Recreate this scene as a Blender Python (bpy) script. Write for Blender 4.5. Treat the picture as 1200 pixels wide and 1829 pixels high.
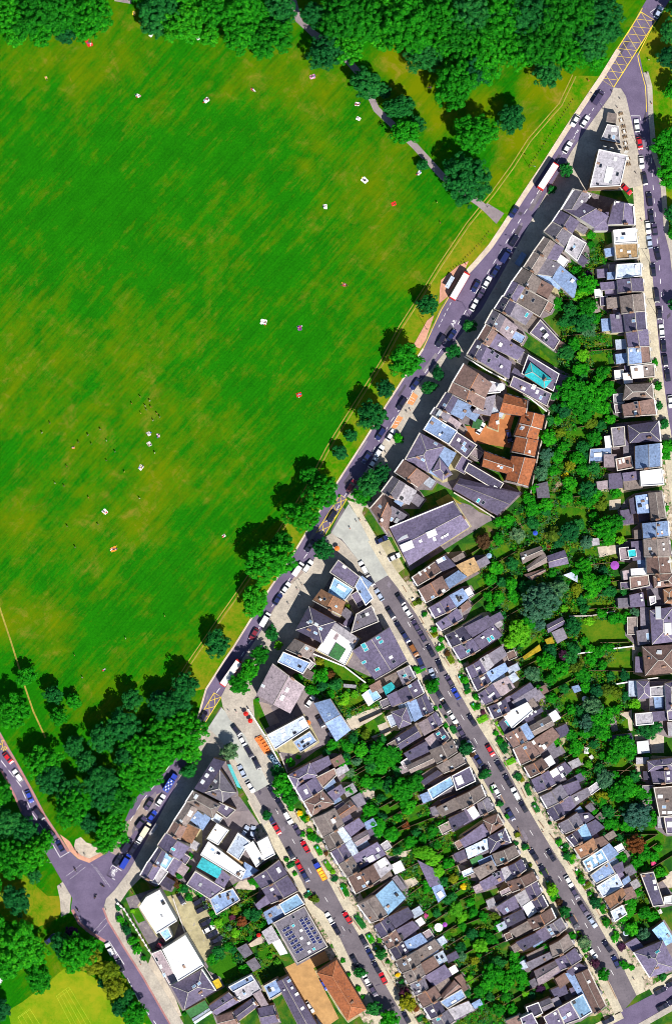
import bpy, bmesh, math, random
from mathutils import Vector, Matrix
from mathutils.geometry import tessellate_polygon
for o in list(bpy.data.objects): bpy.data.objects.remove(o)
SC = bpy.context.scene
RND = random.Random(7)
# ---------------------------------------------------------------- camera, sky, sun, exposure
S = 0.2            # metres for one pixel of the photograph, at ground level
CAM_H = 1200.0     # aircraft height
cam = bpy.data.cameras.new('camera'); camo = bpy.data.objects.new('camera', cam)
SC.collection.objects.link(camo); SC.camera = camo
camo.location = (0, 0, CAM_H); camo.rotation_euler = (0, 0, 0)
cam.sensor_width = 36; cam.sensor_fit = 'VERTICAL'; cam.sensor_height = 36
cam.lens = 36 * CAM_H / (1829 * S); cam.clip_end = 6000; cam.clip_start = 1
SUN_EL = math.radians(54); SHX, SHY = -0.5, 0.866     # shadows fall up and to the left
SC.world = bpy.data.worlds.new('World'); SC.world.use_nodes = True
wn = SC.world.node_tree; bg = wn.nodes['Background']
sky = wn.nodes.new('ShaderNodeTexSky'); sky.sky_type = 'NISHITA'; sky.sun_disc = False
sky.sun_elevation = SUN_EL; sky.sun_rotation = math.atan2(-SHX, -SHY)
sky.air_density = 1.0; sky.dust_density = 0.3; sky.ozone_density = 2.0
wn.links.new(sky.outputs[0], bg.inputs[0]); bg.inputs[1].default_value = 0.078
sun = bpy.data.lights.new('sun', 'SUN'); sun.energy = 5.0; sun.angle = math.radians(0.5); sun.color = (1, 0.95, 0.86)
suno = bpy.data.objects.new('sun', sun); SC.collection.objects.link(suno)
suno.rotation_euler = Vector((SHX*math.cos(SUN_EL), SHY*math.cos(SUN_EL), -math.sin(SUN_EL))).to_track_quat('-Z', 'Y').to_euler()
suno.location = (60, -100, 200)
vs = SC.view_settings; vs.view_transform = 'Standard'; vs.look = 'None'; vs.gamma = 1; vs.exposure = 0.25; vs.use_curve_mapping = False
SC.cycles.filter_width = 0.95; SC.cycles.max_bounces = 5; SC.cycles.diffuse_bounces = 2; SC.cycles.transparent_max_bounces = 4
# ---------------------------------------------------------------- helpers
TILES = {'A':(900,0,4),'B':(900,300,4),'C':(700,400,4),'D':(900,600,4),'E':(650,600,4),'F':(500,800,4),'G':(700,880,4),'H':(930,880,4.4444),
 'I':(400,950,4),'J':(600,1080,4),'K':(900,1150,4),'L':(300,1150,4),'M':(180,1350,4),'N':(400,1350,4),'O':(650,1300,4),'Q':(900,1400,4),
 'R':(0,1529,4),'S':(200,1529,4),'T':(450,1529,4),'U':(650,1529,4),'V':(900,1529,4),'W':(0,1130,4),'X':(0,1330,4),'Y':(600,0,4),
 'z':(1020,200,6.6667),'y':(1020,880,6.0943),'p':(480,1620,9.2308),'_':(0,0,1)}
def T(t, x, y):
    ox, oy, f = TILES[t]; return (ox + x/f, oy + y/f)
def W(p, z=0.0):
    k = (CAM_H - z)/CAM_H
    return Vector(((p[0]-600)*S*k, (914.5-p[1])*S*k, z))
def ang_px(p, q): return math.atan2(-(q[1]-p[1]), q[0]-p[0])
def parse_pts(s, t='_'):
    return [T(t, *map(float, w.split(','))) for w in s.split()]
def link(o, parent=None):
    SC.collection.objects.link(o)
    if parent is not None: o.parent = parent
    return o
def tag(o, label=None, cat=None, group=None, kind=None):
    if label: o['label'] = label
    if cat: o['category'] = cat
    if group: o['group'] = group
    if kind: o['kind'] = kind
    return o
def empty(name, loc=(0,0,0), rz=0.0):
    o = bpy.data.objects.new(name, None); o.empty_display_size = 0.2; link(o)
    o.location = loc; o.rotation_euler[2] = rz; return o
def mesh(name, verts, faces, mats=(), fm=None, smooth=False):
    m = bpy.data.meshes.new(name); m.from_pydata([tuple(v) for v in verts], [], faces)
    for a in mats: m.materials.append(a)
    if fm: m.polygons.foreach_set('material_index', fm)
    if smooth: m.polygons.foreach_set('use_smooth', [True]*len(m.polygons))
    m.update(); return m
def obj(name, m, parent=None, loc=None, rz=None, scale=None, mat=None):
    o = bpy.data.objects.new(name, m); link(o, parent)
    if loc is not None: o.location = loc
    if rz is not None: o.rotation_euler[2] = rz
    if scale is not None: o.scale = scale
    if mat is not None:
        if not len(m.materials): m.materials.append(mat)
        o.material_slots[0].link = 'OBJECT'; o.material_slots[0].material = mat
    return o
class MB:
    def __init__(s): s.v = []; s.f = []; s.m = []
    def poly(s, pts, mi=0):
        n = len(s.v); s.v += [tuple(p) for p in pts]; s.f.append(list(range(n, n+len(pts)))); s.m.append(mi)
    def hexa(s, b, t, mi=0):          # bottom ring, top ring (same count)
        n = len(b); k = len(s.v); s.v += [tuple(p) for p in b] + [tuple(p) for p in t]
        for i in range(n):
            j = (i+1) % n; s.f.append([k+i, k+j, k+n+j, k+n+i]); s.m.append(mi)
        s.f.append([k+n+i for i in range(n)]); s.m.append(mi)
        s.f.append([k+i for i in reversed(range(n))]); s.m.append(mi)
    def box(s, c, d, rz=0, mi=0, taper=1.0):
        ca, sa = math.cos(rz), math.sin(rz); x, y, z = d[0]/2, d[1]/2, d[2]/2
        def P(a, b, e): return (c[0]+a*ca-b*sa, c[1]+a*sa+b*ca, c[2]+e)
        s.hexa([P(-x,-y,-z),P(x,-y,-z),P(x,y,-z),P(-x,y,-z)], [P(-x*taper,-y*taper,z),P(x*taper,-y*taper,z),P(x*taper,y*taper,z),P(-x*taper,y*taper,z)], mi)
    def cyl(s, c, r, h, n=8, r2=None, mi=0):
        r2 = r if r2 is None else r2
        s.hexa([(c[0]+r*math.cos(2*math.pi*i/n), c[1]+r*math.sin(2*math.pi*i/n), c[2]) for i in range(n)],
               [(c[0]+r2*math.cos(2*math.pi*i/n), c[1]+r2*math.sin(2*math.pi*i/n), c[2]+h) for i in range(n)], mi)
    def mesh(s, name, mats=(), smooth=False): return mesh(name, s.v, s.f, mats, s.m, smooth)
    def build(s, name, mats=(), parent=None, smooth=False, **k):
        return obj(name, s.mesh(name, mats if isinstance(mats, (list, tuple)) else [mats], smooth), parent, **k)
def ccw(pts):
    a = sum(pts[i][0]*pts[(i+1)%len(pts)][1]-pts[(i+1)%len(pts)][0]*pts[i][1] for i in range(len(pts)))
    return list(pts) if a > 0 else list(reversed(pts))
def inset(pts, d):
    pts = [Vector(p).to_2d() for p in ccw(pts)]; n = len(pts); out = []
    for i in range(n):
        a, b, c = pts[i-1], pts[i], pts[(i+1)%n]
        e1 = (b-a).normalized(); e2 = (c-b).normalized()
        n1 = Vector((-e1.y, e1.x)); n2 = Vector((-e2.y, e2.x)); m = n1+n2
        m = m/max(0.4, m.dot(n1)) if m.length > 1e-6 else n1
        out.append(b + m*d)
    return out
def inside(p, poly):
    x, y = p; c = False; n = len(poly); j = n-1
    for i in range(n):
        xi, yi = poly[i][0], poly[i][1]; xj, yj = poly[j][0], poly[j][1]
        if (yi > y) != (yj > y) and x < (xj-xi)*(y-yi)/(yj-yi)+xi: c = not c
        j = i
    return c
def sheet(name, pts_px, z, mat, thick=0.0, kind='structure', parent=None):
    pts = ccw([W(p, 0)[:2] for p in pts_px]); n = len(pts)
    v = [(x, y, z) for x, y in pts]
    f = [list(t) for t in tessellate_polygon([[Vector(q) for q in v]])]
    f = [t if (Vector(v[t[1]])-Vector(v[t[0]])).cross(Vector(v[t[2]])-Vector(v[t[0]])).z > 0 else t[::-1] for t in f]
    if thick:
        v += [(x, y, z-thick) for x, y in pts]
        f += [[i, n+i, n+(i+1)%n, (i+1)%n] for i in range(n)]
    o = obj(name, mesh(name, v, f, [mat]), parent)
    if parent is None: tag(o, kind=kind)
    return o
def offset_line(pts, d):               # px polyline shifted to the left-hand side (on screen) by d
    out = []
    for i in range(len(pts)):
        a = pts[max(0, i-1)]; b = pts[min(len(pts)-1, i+1)]
        dx, dy = b[0]-a[0], b[1]-a[1]; l = math.hypot(dx, dy) or 1
        out.append((pts[i][0]+dy/l*d, pts[i][1]-dx/l*d))
    return out
def strip_mesh(mb, pts_px, w, z, mi=0):
    a = offset_line(pts_px, w/2); b = offset_line(pts_px, -w/2)
    for i in range(len(pts_px)-1):
        mb.poly([W(p)[:2]+(z,) if False else (W(p).x, W(p).y, z) for p in (a[i], b[i], b[i+1], a[i+1])], mi)
ONES = 'zeroth first second third fourth fifth sixth seventh eighth ninth tenth eleventh twelfth thirteenth fourteenth fifteenth sixteenth seventeenth eighteenth nineteenth'.split()
TENS = {2:('twenty','twentieth'),3:('thirty','thirtieth'),4:('forty','fortieth'),5:('fifty','fiftieth'),6:('sixty','sixtieth'),7:('seventy','seventieth'),8:('eighty','eightieth'),9:('ninety','ninetieth')}
def ordn(n):
    if n < 20: return ONES[n]
    if n >= 100: return 'hundred-and-' + ordn(n-100) if n > 100 else 'hundredth'
    t, u = divmod(n, 10); return TENS[t][1] if u == 0 else TENS[t][0]+'-'+ONES[u]
# ---------------------------------------------------------------- materials
MATS = {}
def nodes(name, rough=0.85, spec=0.2):
    m = bpy.data.materials.new(name); m.use_nodes = True; nt = m.node_tree; b = nt.nodes['Principled BSDF']
    b.inputs['Roughness'].default_value = rough; b.inputs['Specular IOR Level'].default_value = spec
    return m, nt, b
def N(nt, t, **k):
    n = nt.nodes.new(t)
    for a, v in k.items(): setattr(n, a, v)
    return n
def noise(nt, vec, scale, detail=4, rough=0.55, dist=0.0):
    n = N(nt, 'ShaderNodeTexNoise'); n.inputs['Scale'].default_value = scale; n.inputs['Detail'].default_value = detail
    n.inputs['Roughness'].default_value = rough; n.inputs['Distortion'].default_value = dist
    nt.links.new(vec, n.inputs['Vector']); return n.outputs['Fac']
def ramp(nt, fac, stops):
    r = N(nt, 'ShaderNodeValToRGB'); e = r.color_ramp.elements
    while len(e) < len(stops): e.new(0.5)
    for i, (p, c) in enumerate(stops): e[i].position = p; e[i].color = (*c, 1)
    nt.links.new(fac, r.inputs[0]); return r.outputs[0]
def mixc(nt, fac, a, b, mode='MIX'):
    m = N(nt, 'ShaderNodeMix', data_type='RGBA', blend_type=mode)
    for inp, v in ((0, fac), (6, a), (7, b)):
        if hasattr(v, 'is_output'): nt.links.new(v, m.inputs[inp])
        else: m.inputs[inp].default_value = v if inp == 0 else (*v, 1)
    return m.outputs[2]
def pos(nt): return N(nt, 'ShaderNodeNewGeometry').outputs['Position']
def mapped(nt, vec, rz=0, sc=(1,1,1)):
    m = N(nt, 'ShaderNodeMapping'); m.inputs['Rotation'].default_value = (0,0,rz); m.inputs['Scale'].default_value = sc
    nt.links.new(vec, m.inputs['Vector']); return m.outputs[0]
def bump(nt, b, h, s=0.4, d=0.1):
    n = N(nt, 'ShaderNodeBump'); n.inputs['Strength'].default_value = s; n.inputs['Distance'].default_value = d
    nt.links.new(h, n.inputs['Height']); nt.links.new(n.outputs[0], b.inputs['Normal'])
def sc3(c, k): return tuple(min(1, x*k) for x in c)
def plain(key, c, rough=0.7, var=0.25, scale=1.2, spec=0.2, rnd=0.0, metal=0.0, stain=None):
    """weathered surface: two octaves of mottling, dark stains and a little random tone for each object"""
    m, nt, b = nodes(key, rough, spec); p = pos(nt); b.inputs['Metallic'].default_value = metal
    col = ramp(nt, noise(nt, p, scale, 6, 0.65), [(0.3, sc3(c, 1-var)), (0.5, c), (0.72, sc3(c, 1+var))])
    big = noise(nt, p, 0.22, 3)
    col = mixc(nt, 1.0, col, ramp(nt, big, [(0.35, (0.78,0.78,0.8)), (0.6, (1,1,1))]), 'MULTIPLY')
    if stain:
        col = mixc(nt, ramp(nt, noise(nt, p, 0.9, 5, 0.7, 0.6), [(0.58, (0,0,0)), (0.7, (1,1,1))]), col, stain)
    if rnd:
        oi = N(nt, 'ShaderNodeObjectInfo').outputs['Random']
        col = mixc(nt, 1.0, col, ramp(nt, oi, [(0, (1-rnd,)*3), (1, (1+rnd*0.6,)*3)]), 'MULTIPLY')
    nt.links.new(col, b.inputs['Base Color']); MATS[key] = m; return m
M = lambda k: MATS[k]
# roofs
def roof_mat(key, c, var=0.3, stain=(0.05,0.045,0.05)):
    m = plain('roof_'+key, c, 0.75, var*1.3, 1.3, 0.25, 0.32, 0, sc3(stain, 1.6))
    MATS[key] = m
for k, c in dict(sl=(0.085,0.075,0.13), sp=(0.165,0.138,0.225), sg=(0.21,0.19,0.235), sb=(0.24,0.195,0.18), br=(0.23,0.145,0.125), tq=(0.06,0.55,0.62), te=(0.33,0.11,0.045), tb=(0.36,0.19,0.11),
                 ta=(0.42,0.27,0.13), lb=(0.24,0.34,0.56), cy=(0.30,0.52,0.78), pa=(0.40,0.38,0.42), pk=(0.36,0.29,0.32), gl=(0.03,0.50,0.55), gr=(0.05,0.20,0.06), ye=(0.8,0.55,0.03),
                 bw=(0.52,0.60,0.74)).items(): roof_mat(k, c)
plain('wh', (0.80,0.80,0.82), 0.6, 0.12, 1.6, 0.3, 0.08, 0, (0.50,0.50,0.55)); 
plain('wall_brick', (0.34,0.22,0.15), 0.9, 0.3, 2.0, rnd=0.3)
plain('wall_stucco', (0.72,0.69,0.62), 0.8, 0.12, 1.0, rnd=0.1)
plain('coping', (0.60,0.56,0.50), 0.8, 0.3, 1.5, rnd=0.25)
plain('coping_white', (0.83,0.82,0.80), 0.7, 0.1, 1.5)
plain('party', (0.46,0.41,0.37), 0.9, 0.4, 1.6, rnd=0.45)
plain('chimney', (0.30,0.20,0.15), 0.9, 0.35, 2.5, rnd=0.4)
plain('clay', (0.55,0.24,0.12), 0.8, 0.2, 3.0)
plain('white_paint', (0.82,0.81,0.79), 0.5, 0.06, 2.0)
plain('dark_metal', (0.03,0.03,0.035), 0.45, 0.2, 2.0, 0.4)
plain('grey_metal', (0.35,0.36,0.38), 0.4, 0.15, 2.0, 0.4, 0.2)
plain('wood', (0.20,0.13,0.075), 0.85, 0.4, 3.0, rnd=0.35)
plain('bark', (0.09,0.06,0.04), 0.95, 0.4, 4.0)
plain('red_paint', (0.62,0.02,0.015), 0.35, 0.1, 2.0, 0.4)
plain('blue_cloth', (0.04,0.10,0.6), 0.8, 0.2, 2.0)
plain('teal_cloth', (0.10,0.50,0.52), 0.8, 0.2, 2.0)
plain('navy_cloth', (0.015,0.04,0.075), 0.8, 0.2, 2.0)
plain('orange_cloth', (0.85,0.22,0.05), 0.8, 0.25, 2.0)
def glass(key, c, rough=0.08):
    m, nt, b = nodes(key, rough, 0.6); b.inputs['Base Color'].default_value = (*c, 1); MATS[key] = m
glass('pane_dark', (0.015,0.018,0.03)); glass('pane_sky', (0.28,0.42,0.60), 0.2); glass('pane_white', (0.78,0.82,0.86), 0.25); glass('pane_teal', (0.06,0.42,0.48), 0.2); glass('solar', (0.025,0.03,0.12), 0.2)
# ground
WORN = [(35,930,60,.20),(255,935,75,.20),(100,1112,70,.24),(285,860,70,.16),(10,1100,70,.22),(170,950,90,.10),(440,110,120,.13),(560,150,90,.13),(90,90,110,.13),(230,100,120,.08),(690,280,80,.12),(700,430,130,.08),(60,700,170,.06),(40,1000,140,.08),(545,300,22,.18),(480,960,60,.06),(190,1230,90,.10),(90,1170,60,.12),(700,105,45,.40),(745,150,60,.36),(780,215,50,.34),(985,160,70,.36),(930,250,60,.36),(895,320,45,.34),(860,180,50,.25)]
def lawn_mat(key, g1, g2, ol, stripes=True, scale=0.05, dry=(0.5, 0.66), bare=(0.66, 0.78)):
    m, nt, b = nodes(key, 0.95, 0.05); p = pos(nt)
    base = ramp(nt, noise(nt, p, 1.3, 8, 0.8), [(0.30, g1), (0.72, g2)])
    base = mixc(nt, 1.0, base, ramp(nt, noise(nt, p, 0.12, 5, 0.7), [(0.35, (0.78,0.84,0.8)), (0.65, (1.1,1.05,1))]), 'MULTIPLY')
    if stripes:                        # mower passes run parallel to the main road
        rot = mapped(nt, p, math.radians(-48))
        pv_ = mapped(nt, rot, 0, (0.8, 1.0, 1)); st = noise(nt, mapped(nt, rot, 0, (0.03, 0.55, 1)), 1.0, 5, 0.7)
    else: pv_ = p
    n1 = noise(nt, pv_, scale*1.5, 10, 0.8, 0.15); n0 = noise(nt, p, 0.013, 3, 0.5)
    def madd(x, k, y, c=0.0):
        q = N(nt, 'ShaderNodeMath', operation='MULTIPLY_ADD'); nt.links.new(x, q.inputs[0]); q.inputs[1].default_value = k
        if y is None: q.inputs[2].default_value = c
        else: nt.links.new(y, q.inputs[2])
        return q.outputs[0]
    t = madd(n1, 0.70, madd(n0, 0.45, None, 0.0))
    if stripes:
        t = madd(st, 0.34, t, 0)
        fine = noise(nt, mapped(nt, rot, 0, (0.05, 1.5, 1)), 1.0, 3, 0.6)          # single mower lines
        base = mixc(nt, 1.0, base, ramp(nt, fine, [(0.36, (0.80,0.84,0.8)), (0.55, (1.04,1.03,1))]), 'MULTIPLY')
        for px_, py_, r_, k_ in WORN:                                              # trodden places
            d_ = N(nt, 'ShaderNodeVectorMath', operation='DISTANCE'); nt.links.new(p, d_.inputs[0]); d_.inputs[1].default_value = ((px_-600)*S, (914.5-py_)*S, 0.02)
            mr = N(nt, 'ShaderNodeMapRange'); nt.links.new(d_.outputs['Value'], mr.inputs[0]); mr.inputs[1].default_value = 0; mr.inputs[2].default_value = r_*S; mr.inputs[3].default_value = k_; mr.inputs[4].default_value = 0
            t = madd(mr.outputs[0], 1.0, t)
    f = ramp(nt, t, [(dry[0], (0,0,0)), (dry[1], (1,1,1))])
    col = mixc(nt, f, base, ol)
    br = ramp(nt, noise(nt, p, scale*2.6, 8, 0.75, 0.5), [(bare[0], (0,0,0)), (bare[1], (0.8,0.8,0.8))])
    brm = N(nt, 'ShaderNodeMath', operation='MULTIPLY'); nt.links.new(br, brm.inputs[0]); nt.links.new(f, brm.inputs[1])
    col = mixc(nt, brm.outputs[0], col, (0.30,0.20,0.03))
    nt.links.new(col, b.inputs['Base Color']); bump(nt, b, noise(nt, p, 3.0, 4, 0.8), 0.6, 0.2); MATS[key] = m
lawn_mat('lawn', (0.005,0.108,0.001), (0.014,0.215,0.001), (0.135,0.18,0.0), dry=(0.725,1.03), bare=(0.52,0.68))
lawn_mat('verge', (0.02,0.16,0.0), (0.06,0.26,0.0), (0.24,0.22,0.01), False, 0.09, (0.50, 0.66))
lawn_mat('garden_grass', (0.012,0.10,0.004), (0.05,0.20,0.006), (0.12,0.18,0.008), False, 0.12, (0.56,0.72))
lawn_mat('pitch', (0.10,0.24,0.0), (0.17,0.32,0.01), (0.28,0.30,0.01), False, 0.06, (0.52,0.66))
def garden_mat():
    m, nt, b = nodes('garden_soil', 0.95, 0.05); p = pos(nt)
    col = ramp(nt, noise(nt, p, 0.16, 8, 0.68, 0.5), [(0.30, (0.015,0.035,0.012)), (0.42, (0.015,0.085,0.01)), (0.52, (0.04,0.13,0.01)), (0.60, (0.10,0.14,0.015)), (0.65, (0.14,0.10,0.05)), (0.72, (0.36,0.29,0.20))])
    nt.links.new(col, b.inputs['Base Color']); bump(nt, b, noise(nt, p, 2.0, 4, 0.8), 0.6, 0.3); MATS['garden_soil'] = m
garden_mat()
plain('asphalt', (0.15,0.118,0.20), 0.85, 0.16, 2.2, 0.2, 0, 0, (0.11,0.09,0.15))
plain('asphalt_side', (0.165,0.142,0.165), 0.85, 0.14, 1.6, 0.2, 0, 0, (0.10,0.09,0.11))
plain('table_paving', (0.44,0.45,0.42), 0.85, 0.1, 1.0)
plain('pavement', (0.46,0.41,0.35), 0.85, 0.22, 1.6, stain=(0.31,0.27,0.25))
plain('pavement_cream', (0.55,0.49,0.37), 0.85, 0.22, 1.6, stain=(0.36,0.32,0.25))
plain('bay_brown', (0.34,0.27,0.24), 0.85, 0.16, 1.4)
plain('kerb_stone', (0.66,0.54,0.42), 0.85, 0.2, 1.5)
plain('pink_kerb', (0.42,0.20,0.19), 0.85, 0.2, 1.5)
plain('path_tarmac', (0.30,0.25,0.26), 0.9, 0.15, 1.0)
plain('dirt', (0.34,0.28,0.05), 0.95, 0.3, 0.8)
plain('pinkpave', (0.62,0.32,0.22), 0.9, 0.2, 1.2)
plain('yard', (0.42,0.37,0.22), 0.9, 0.25, 0.6, stain=(0.30,0.27,0.25))
plain('brick_paving', (0.50,0.29,0.12), 0.9, 0.15, 0.8)
plain('brick_paving_red', (0.44,0.17,0.065), 0.9, 0.15, 0.8)
plain('yard_grey', (0.25,0.21,0.22), 0.9, 0.2, 0.6)
plain('yard_mauve', (0.20,0.17,0.19), 0.9, 0.3, 0.8, stain=(0.40,0.34,0.30))
def front_mat():
    m, nt, b = nodes('front_garden', 0.9, 0.1); p = pos(nt)
    col = ramp(nt, noise(nt, p, 0.5, 6, 0.75, 0.3), [(0.30, (0.02,0.10,0.01)), (0.42, (0.06,0.16,0.02)), (0.47, (0.26,0.21,0.18)), (0.56, (0.52,0.43,0.30)), (0.62, (0.62,0.58,0.52)), (0.68, (0.28,0.15,0.10))])
    nt.links.new(col, b.inputs['Base Color']); MATS['front_garden'] = m
front_mat()
plain('patio', (0.55,0.47,0.38), 0.85, 0.25, 0.9)
plain('line_white', (0.80,0.79,0.80), 0.7, 0.12, 3.0)
plain('line_yellow', (0.82,0.60,0.06), 0.7, 0.14, 3.0)
plain('patch_dark', (0.085,0.072,0.10), 0.85, 0.2, 2.0)
plain('patch_light', (0.22,0.19,0.23), 0.85, 0.2, 2.0)
plain('bay_orange', (0.75,0.30,0.12), 0.85, 0.2, 2.0)
plain('pitch_line', (0.45,0.55,0.03), 0.9, 0.2, 2.0)
# foliage
def leaf_mat(key, c1, c2, c3):
    m, nt, b = nodes('leaf_'+key, 0.7, 0.12); p = pos(nt)
    oi = N(nt, 'ShaderNodeObjectInfo').outputs['Random']
    col = ramp(nt, noise(nt, p, 0.8, 7, 0.8), [(0.32, c1), (0.5, c2), (0.68, c3)])
    col = mixc(nt, 1.0, col, ramp(nt, oi, [(0, (0.6,0.66,0.95)), (0.35, (0.9,0.9,0.8)), (0.7, (1.2,1.05,0.8)), (1, (2.0,1.2,1.0))]), 'MULTIPLY')
    nt.links.new(col, b.inputs['Base Color'])
    tr = N(nt, 'ShaderNodeBsdfTranslucent'); nt.links.new(col, tr.inputs[0]); ms = N(nt, 'ShaderNodeMixShader'); ms.inputs[0].default_value = 0.22
    out = nt.nodes['Material Output']; nt.links.new(b.outputs[0], ms.inputs[1]); nt.links.new(tr.outputs[0], ms.inputs[2]); nt.links.new(ms.outputs[0], out.inputs[0])
    MATS['leaf_'+key] = m
leaf_mat('g', (0.003,0.085,0.004), (0.009,0.25,0.005), (0.06,0.50,0.012))
leaf_mat('d', (0.002,0.045,0.012), (0.006,0.14,0.026), (0.035,0.30,0.05))
leaf_mat('l', (0.03,0.24,0.005), (0.09,0.42,0.01), (0.18,0.52,0.02))
leaf_mat('b', (0.012,0.07,0.04), (0.05,0.18,0.09), (0.17,0.36,0.20))
leaf_mat('o', (0.03,0.07,0.004), (0.11,0.21,0.008), (0.26,0.36,0.015))
leaf_mat('p', (0.03,0.008,0.03), (0.07,0.02,0.06), (0.13,0.04,0.10))
leaf_mat('r', (0.05,0.03,0.01), (0.11,0.055,0.02), (0.18,0.09,0.03))
leaf_mat('y', (0.35,0.35,0.0), (0.62,0.55,0.01), (0.75,0.66,0.04))
leaf_mat('k', (0.5,0.06,0.25), (0.75,0.10,0.42), (0.85,0.3,0.6))
# paint for vehicles and cloth
PAINT = dict(dark=(0.012,0.012,0.035), purple=(0.06,0.045,0.10), white=(0.82,0.82,0.84), red=(0.55,0.01,0.02), blue=(0.02,0.05,0.42), grey=(0.30,0.31,0.38), orange=(0.80,0.33,0.01), pale=(0.40,0.47,0.62), navy=(0.012,0.02,0.10), cream=(0.75,0.66,0.5), maroon=(0.2,0.015,0.03), brown=(0.25,0.09,0.02))
for k, c in PAINT.items():
    m, nt, b = nodes('paint_'+k, 0.28, 0.5); b.inputs['Base Color'].default_value = (*c, 1); b.inputs['Coat Weight'].default_value = 0.5; MATS['paint_'+k] = m
CLOTH = dict(white=(0.85,0.83,0.82), red=(0.75,0.03,0.02), pink=(0.75,0.30,0.45), navy=(0.02,0.03,0.12), black=(0.015,0.015,0.02), blue=(0.08,0.18,0.6), orange=(0.85,0.25,0.03), yellow=(0.8,0.6,0.05), green=(0.05,0.3,0.2), purple=(0.35,0.08,0.45), brown=(0.25,0.13,0.07), grey=(0.35,0.36,0.38))
for k, c in CLOTH.items(): plain('cloth_'+k, c, 0.9, 0.15, 4.0)
plain('skin', (0.50,0.28,0.19), 0.6, 0.1, 4.0); plain('hair', (0.03,0.018,0.012), 0.7, 0.2, 4.0); plain('rubber', (0.012,0.012,0.014), 0.8, 0.1, 4.0)
# ================================================================= GROUND, ROADS, PAVEMENTS
def PL(s, t='_'): return parse_pts(s, t)
LK = PL('1210,-95 1190,-60 1147,11 1120,59 1100,87 1070,136 1052,162 1010,225 964,297 932,345 896,401 872,437 845,468 830,484 800,530 787,550 754,622 721,672 687,725 650,785 597,867 555,935 524,986 477,1056 452,1097 416,1155 400,1178 367,1230 350,1290 322,1345 297,1378 262,1405 239,1430 221,1472 205,1505 192,1522')
RK = PL('1260,-95 1225,-40 1195,0 1165,47 1130,100 1095,156 1090,170 1047,230 1020,270 997,310 972,350 945,400 912,460 860,552 817,605 797,625 765,665 737,700 697,762 675,807 640,860 620,887 580,955 557,1007 532,1032 505,1057 482,1102 457,1142 430,1182 405,1225 395,1245 354,1310 350,1340 320,1390 310,1412 262,1500 230,1557 205,1590')
W_R = PL('-260,830 -60,1200 0,1305 15,1332 37,1370 60,1412 82,1455 100,1482 125,1520 140,1535 160,1540 192,1522')
W_L = PL('-330,830 -110,1200 0,1375 7,1387 25,1422 37,1450 60,1480 86,1530 112,1575 127,1600')
S_L = PL('130,1604 127,1626 140,1651 162,1669 187,1684 220,1739 245,1779 270,1824 360,1980')
S_R = PL('205,1590 190,1605 186,1621 195,1644 222,1689 257,1744 297,1814 400,1980')
S1_L = PL('372,1300 395,1322 425,1365 440,1397 457,1422 482,1467 510,1517 540,1575 560,1615 580,1631 605,1671 625,1714 662,1781 690,1829 740,1920')
S1_R = PL('395,1262 410,1285 437,1312 465,1370 480,1400 507,1445 530,1480 560,1530 590,1580 615,1627 640,1669 665,1714 692,1766 724,1822 775,1915')
S2_L = PL('590,950 610,965 645,1007 665,1045 687,1085 707,1120 747,1192 765,1240 815,1315 840,1352 867,1400 900,1457 925,1492 970,1565 1010,1637 1030,1669 1060,1709 1090,1759 1112,1806')
S2_R = PL('612,905 635,935 657,967 692,1027 710,1050 745,1100 780,1162 790,1187 827,1250 850,1290 885,1345 900,1365 940,1440 972,1495 1007,1552 1050,1620 1085,1682 1100,1699 1117,1739 1136,1778')
S3_L = PL('1112,165 1117,172 1125,207 1145,300 1150,375 1155,425 1165,500 1172,575 1177,625 1185,687 1192,740 1200,790 1225,960')
S3_R = PL('1140,92 1148,130 1155,155 1157,205 1163,275 1170,296 1179,335 1185,412 1195,450 1205,540 1215,640 1230,760 1260,960')
B_U = PL('1020,1850 1107,1806 1165,1776 1200,1754 1320,1690')
B_D = PL('1060,1870 1140,1828 1200,1794 1340,1722')
far = 9000
g = obj('ground', mesh('ground', [(-3000,-3000,0),(3000,-3000,0),(3000,3000,0),(-3000,3000,0)], [[0,1,2,3]], [M('garden_soil')])); tag(g, kind='structure')
CM = [((a[0]+b[0])/2, (a[1]+b[1])/2) for a, b in zip(LK[:7], RK[:7])]
sheet('park_lawn', [(-far,-far), (3200,-far)] + [(1235,-95),(1170,30),(1080,150),(940,370),(860,500),(770,640),(650,830),(560,960),(470,1100),(385,1230),(345,1320),(300,1400),(240,1480),(200,1560),(165,1620),(250,1770),(400,2020),(3000,far),(-far,far)], 0.02, M('lawn'))
sheet('east_verge', [(1140,92),(1160,60),(1250,-80),(3200,-far),(3200,1000),(1262,960)] + list(reversed(S3_R))[1:], 0.02, M('verge'))
TRACK = PL('1025,135 1000,187 945,250 915,297 880,345 835,401 785,475 762,512 715,585 682,647 655,690 600,777 585,802 550,870 490,965 420,1067 389,1111 336,1188 300,1245')
vk = [p for p in LK if 135 < p[1] < 1260]
sheet('roadside_verge', TRACK + list(reversed(vk)), 0.03, M('verge'))
for d in (-3.2, 3.2):
    mb = MB(); strip_mesh(mb, offset_line(TRACK, d), 1.9, 0.045); tag(mb.build('dirt_track', M('dirt')), kind='structure')
mb = MB(); strip_mesh(mb, PL('518,-60 518,-20 533,35 560,60 600,85 645,135 672,195 740,260 790,315 858,365 890,392'), 12, 0.05); tag(mb.build('park_path', M('path_tarmac')), kind='structure')
sheet('path_apron', PL('856,370 870,363 900,381 886,400', '_'), 0.055, M('path_tarmac'))
sheet('path_corner', PL('200,-12 236,-12 235,7 205,2'), 0.05, M('path_tarmac'))
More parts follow.
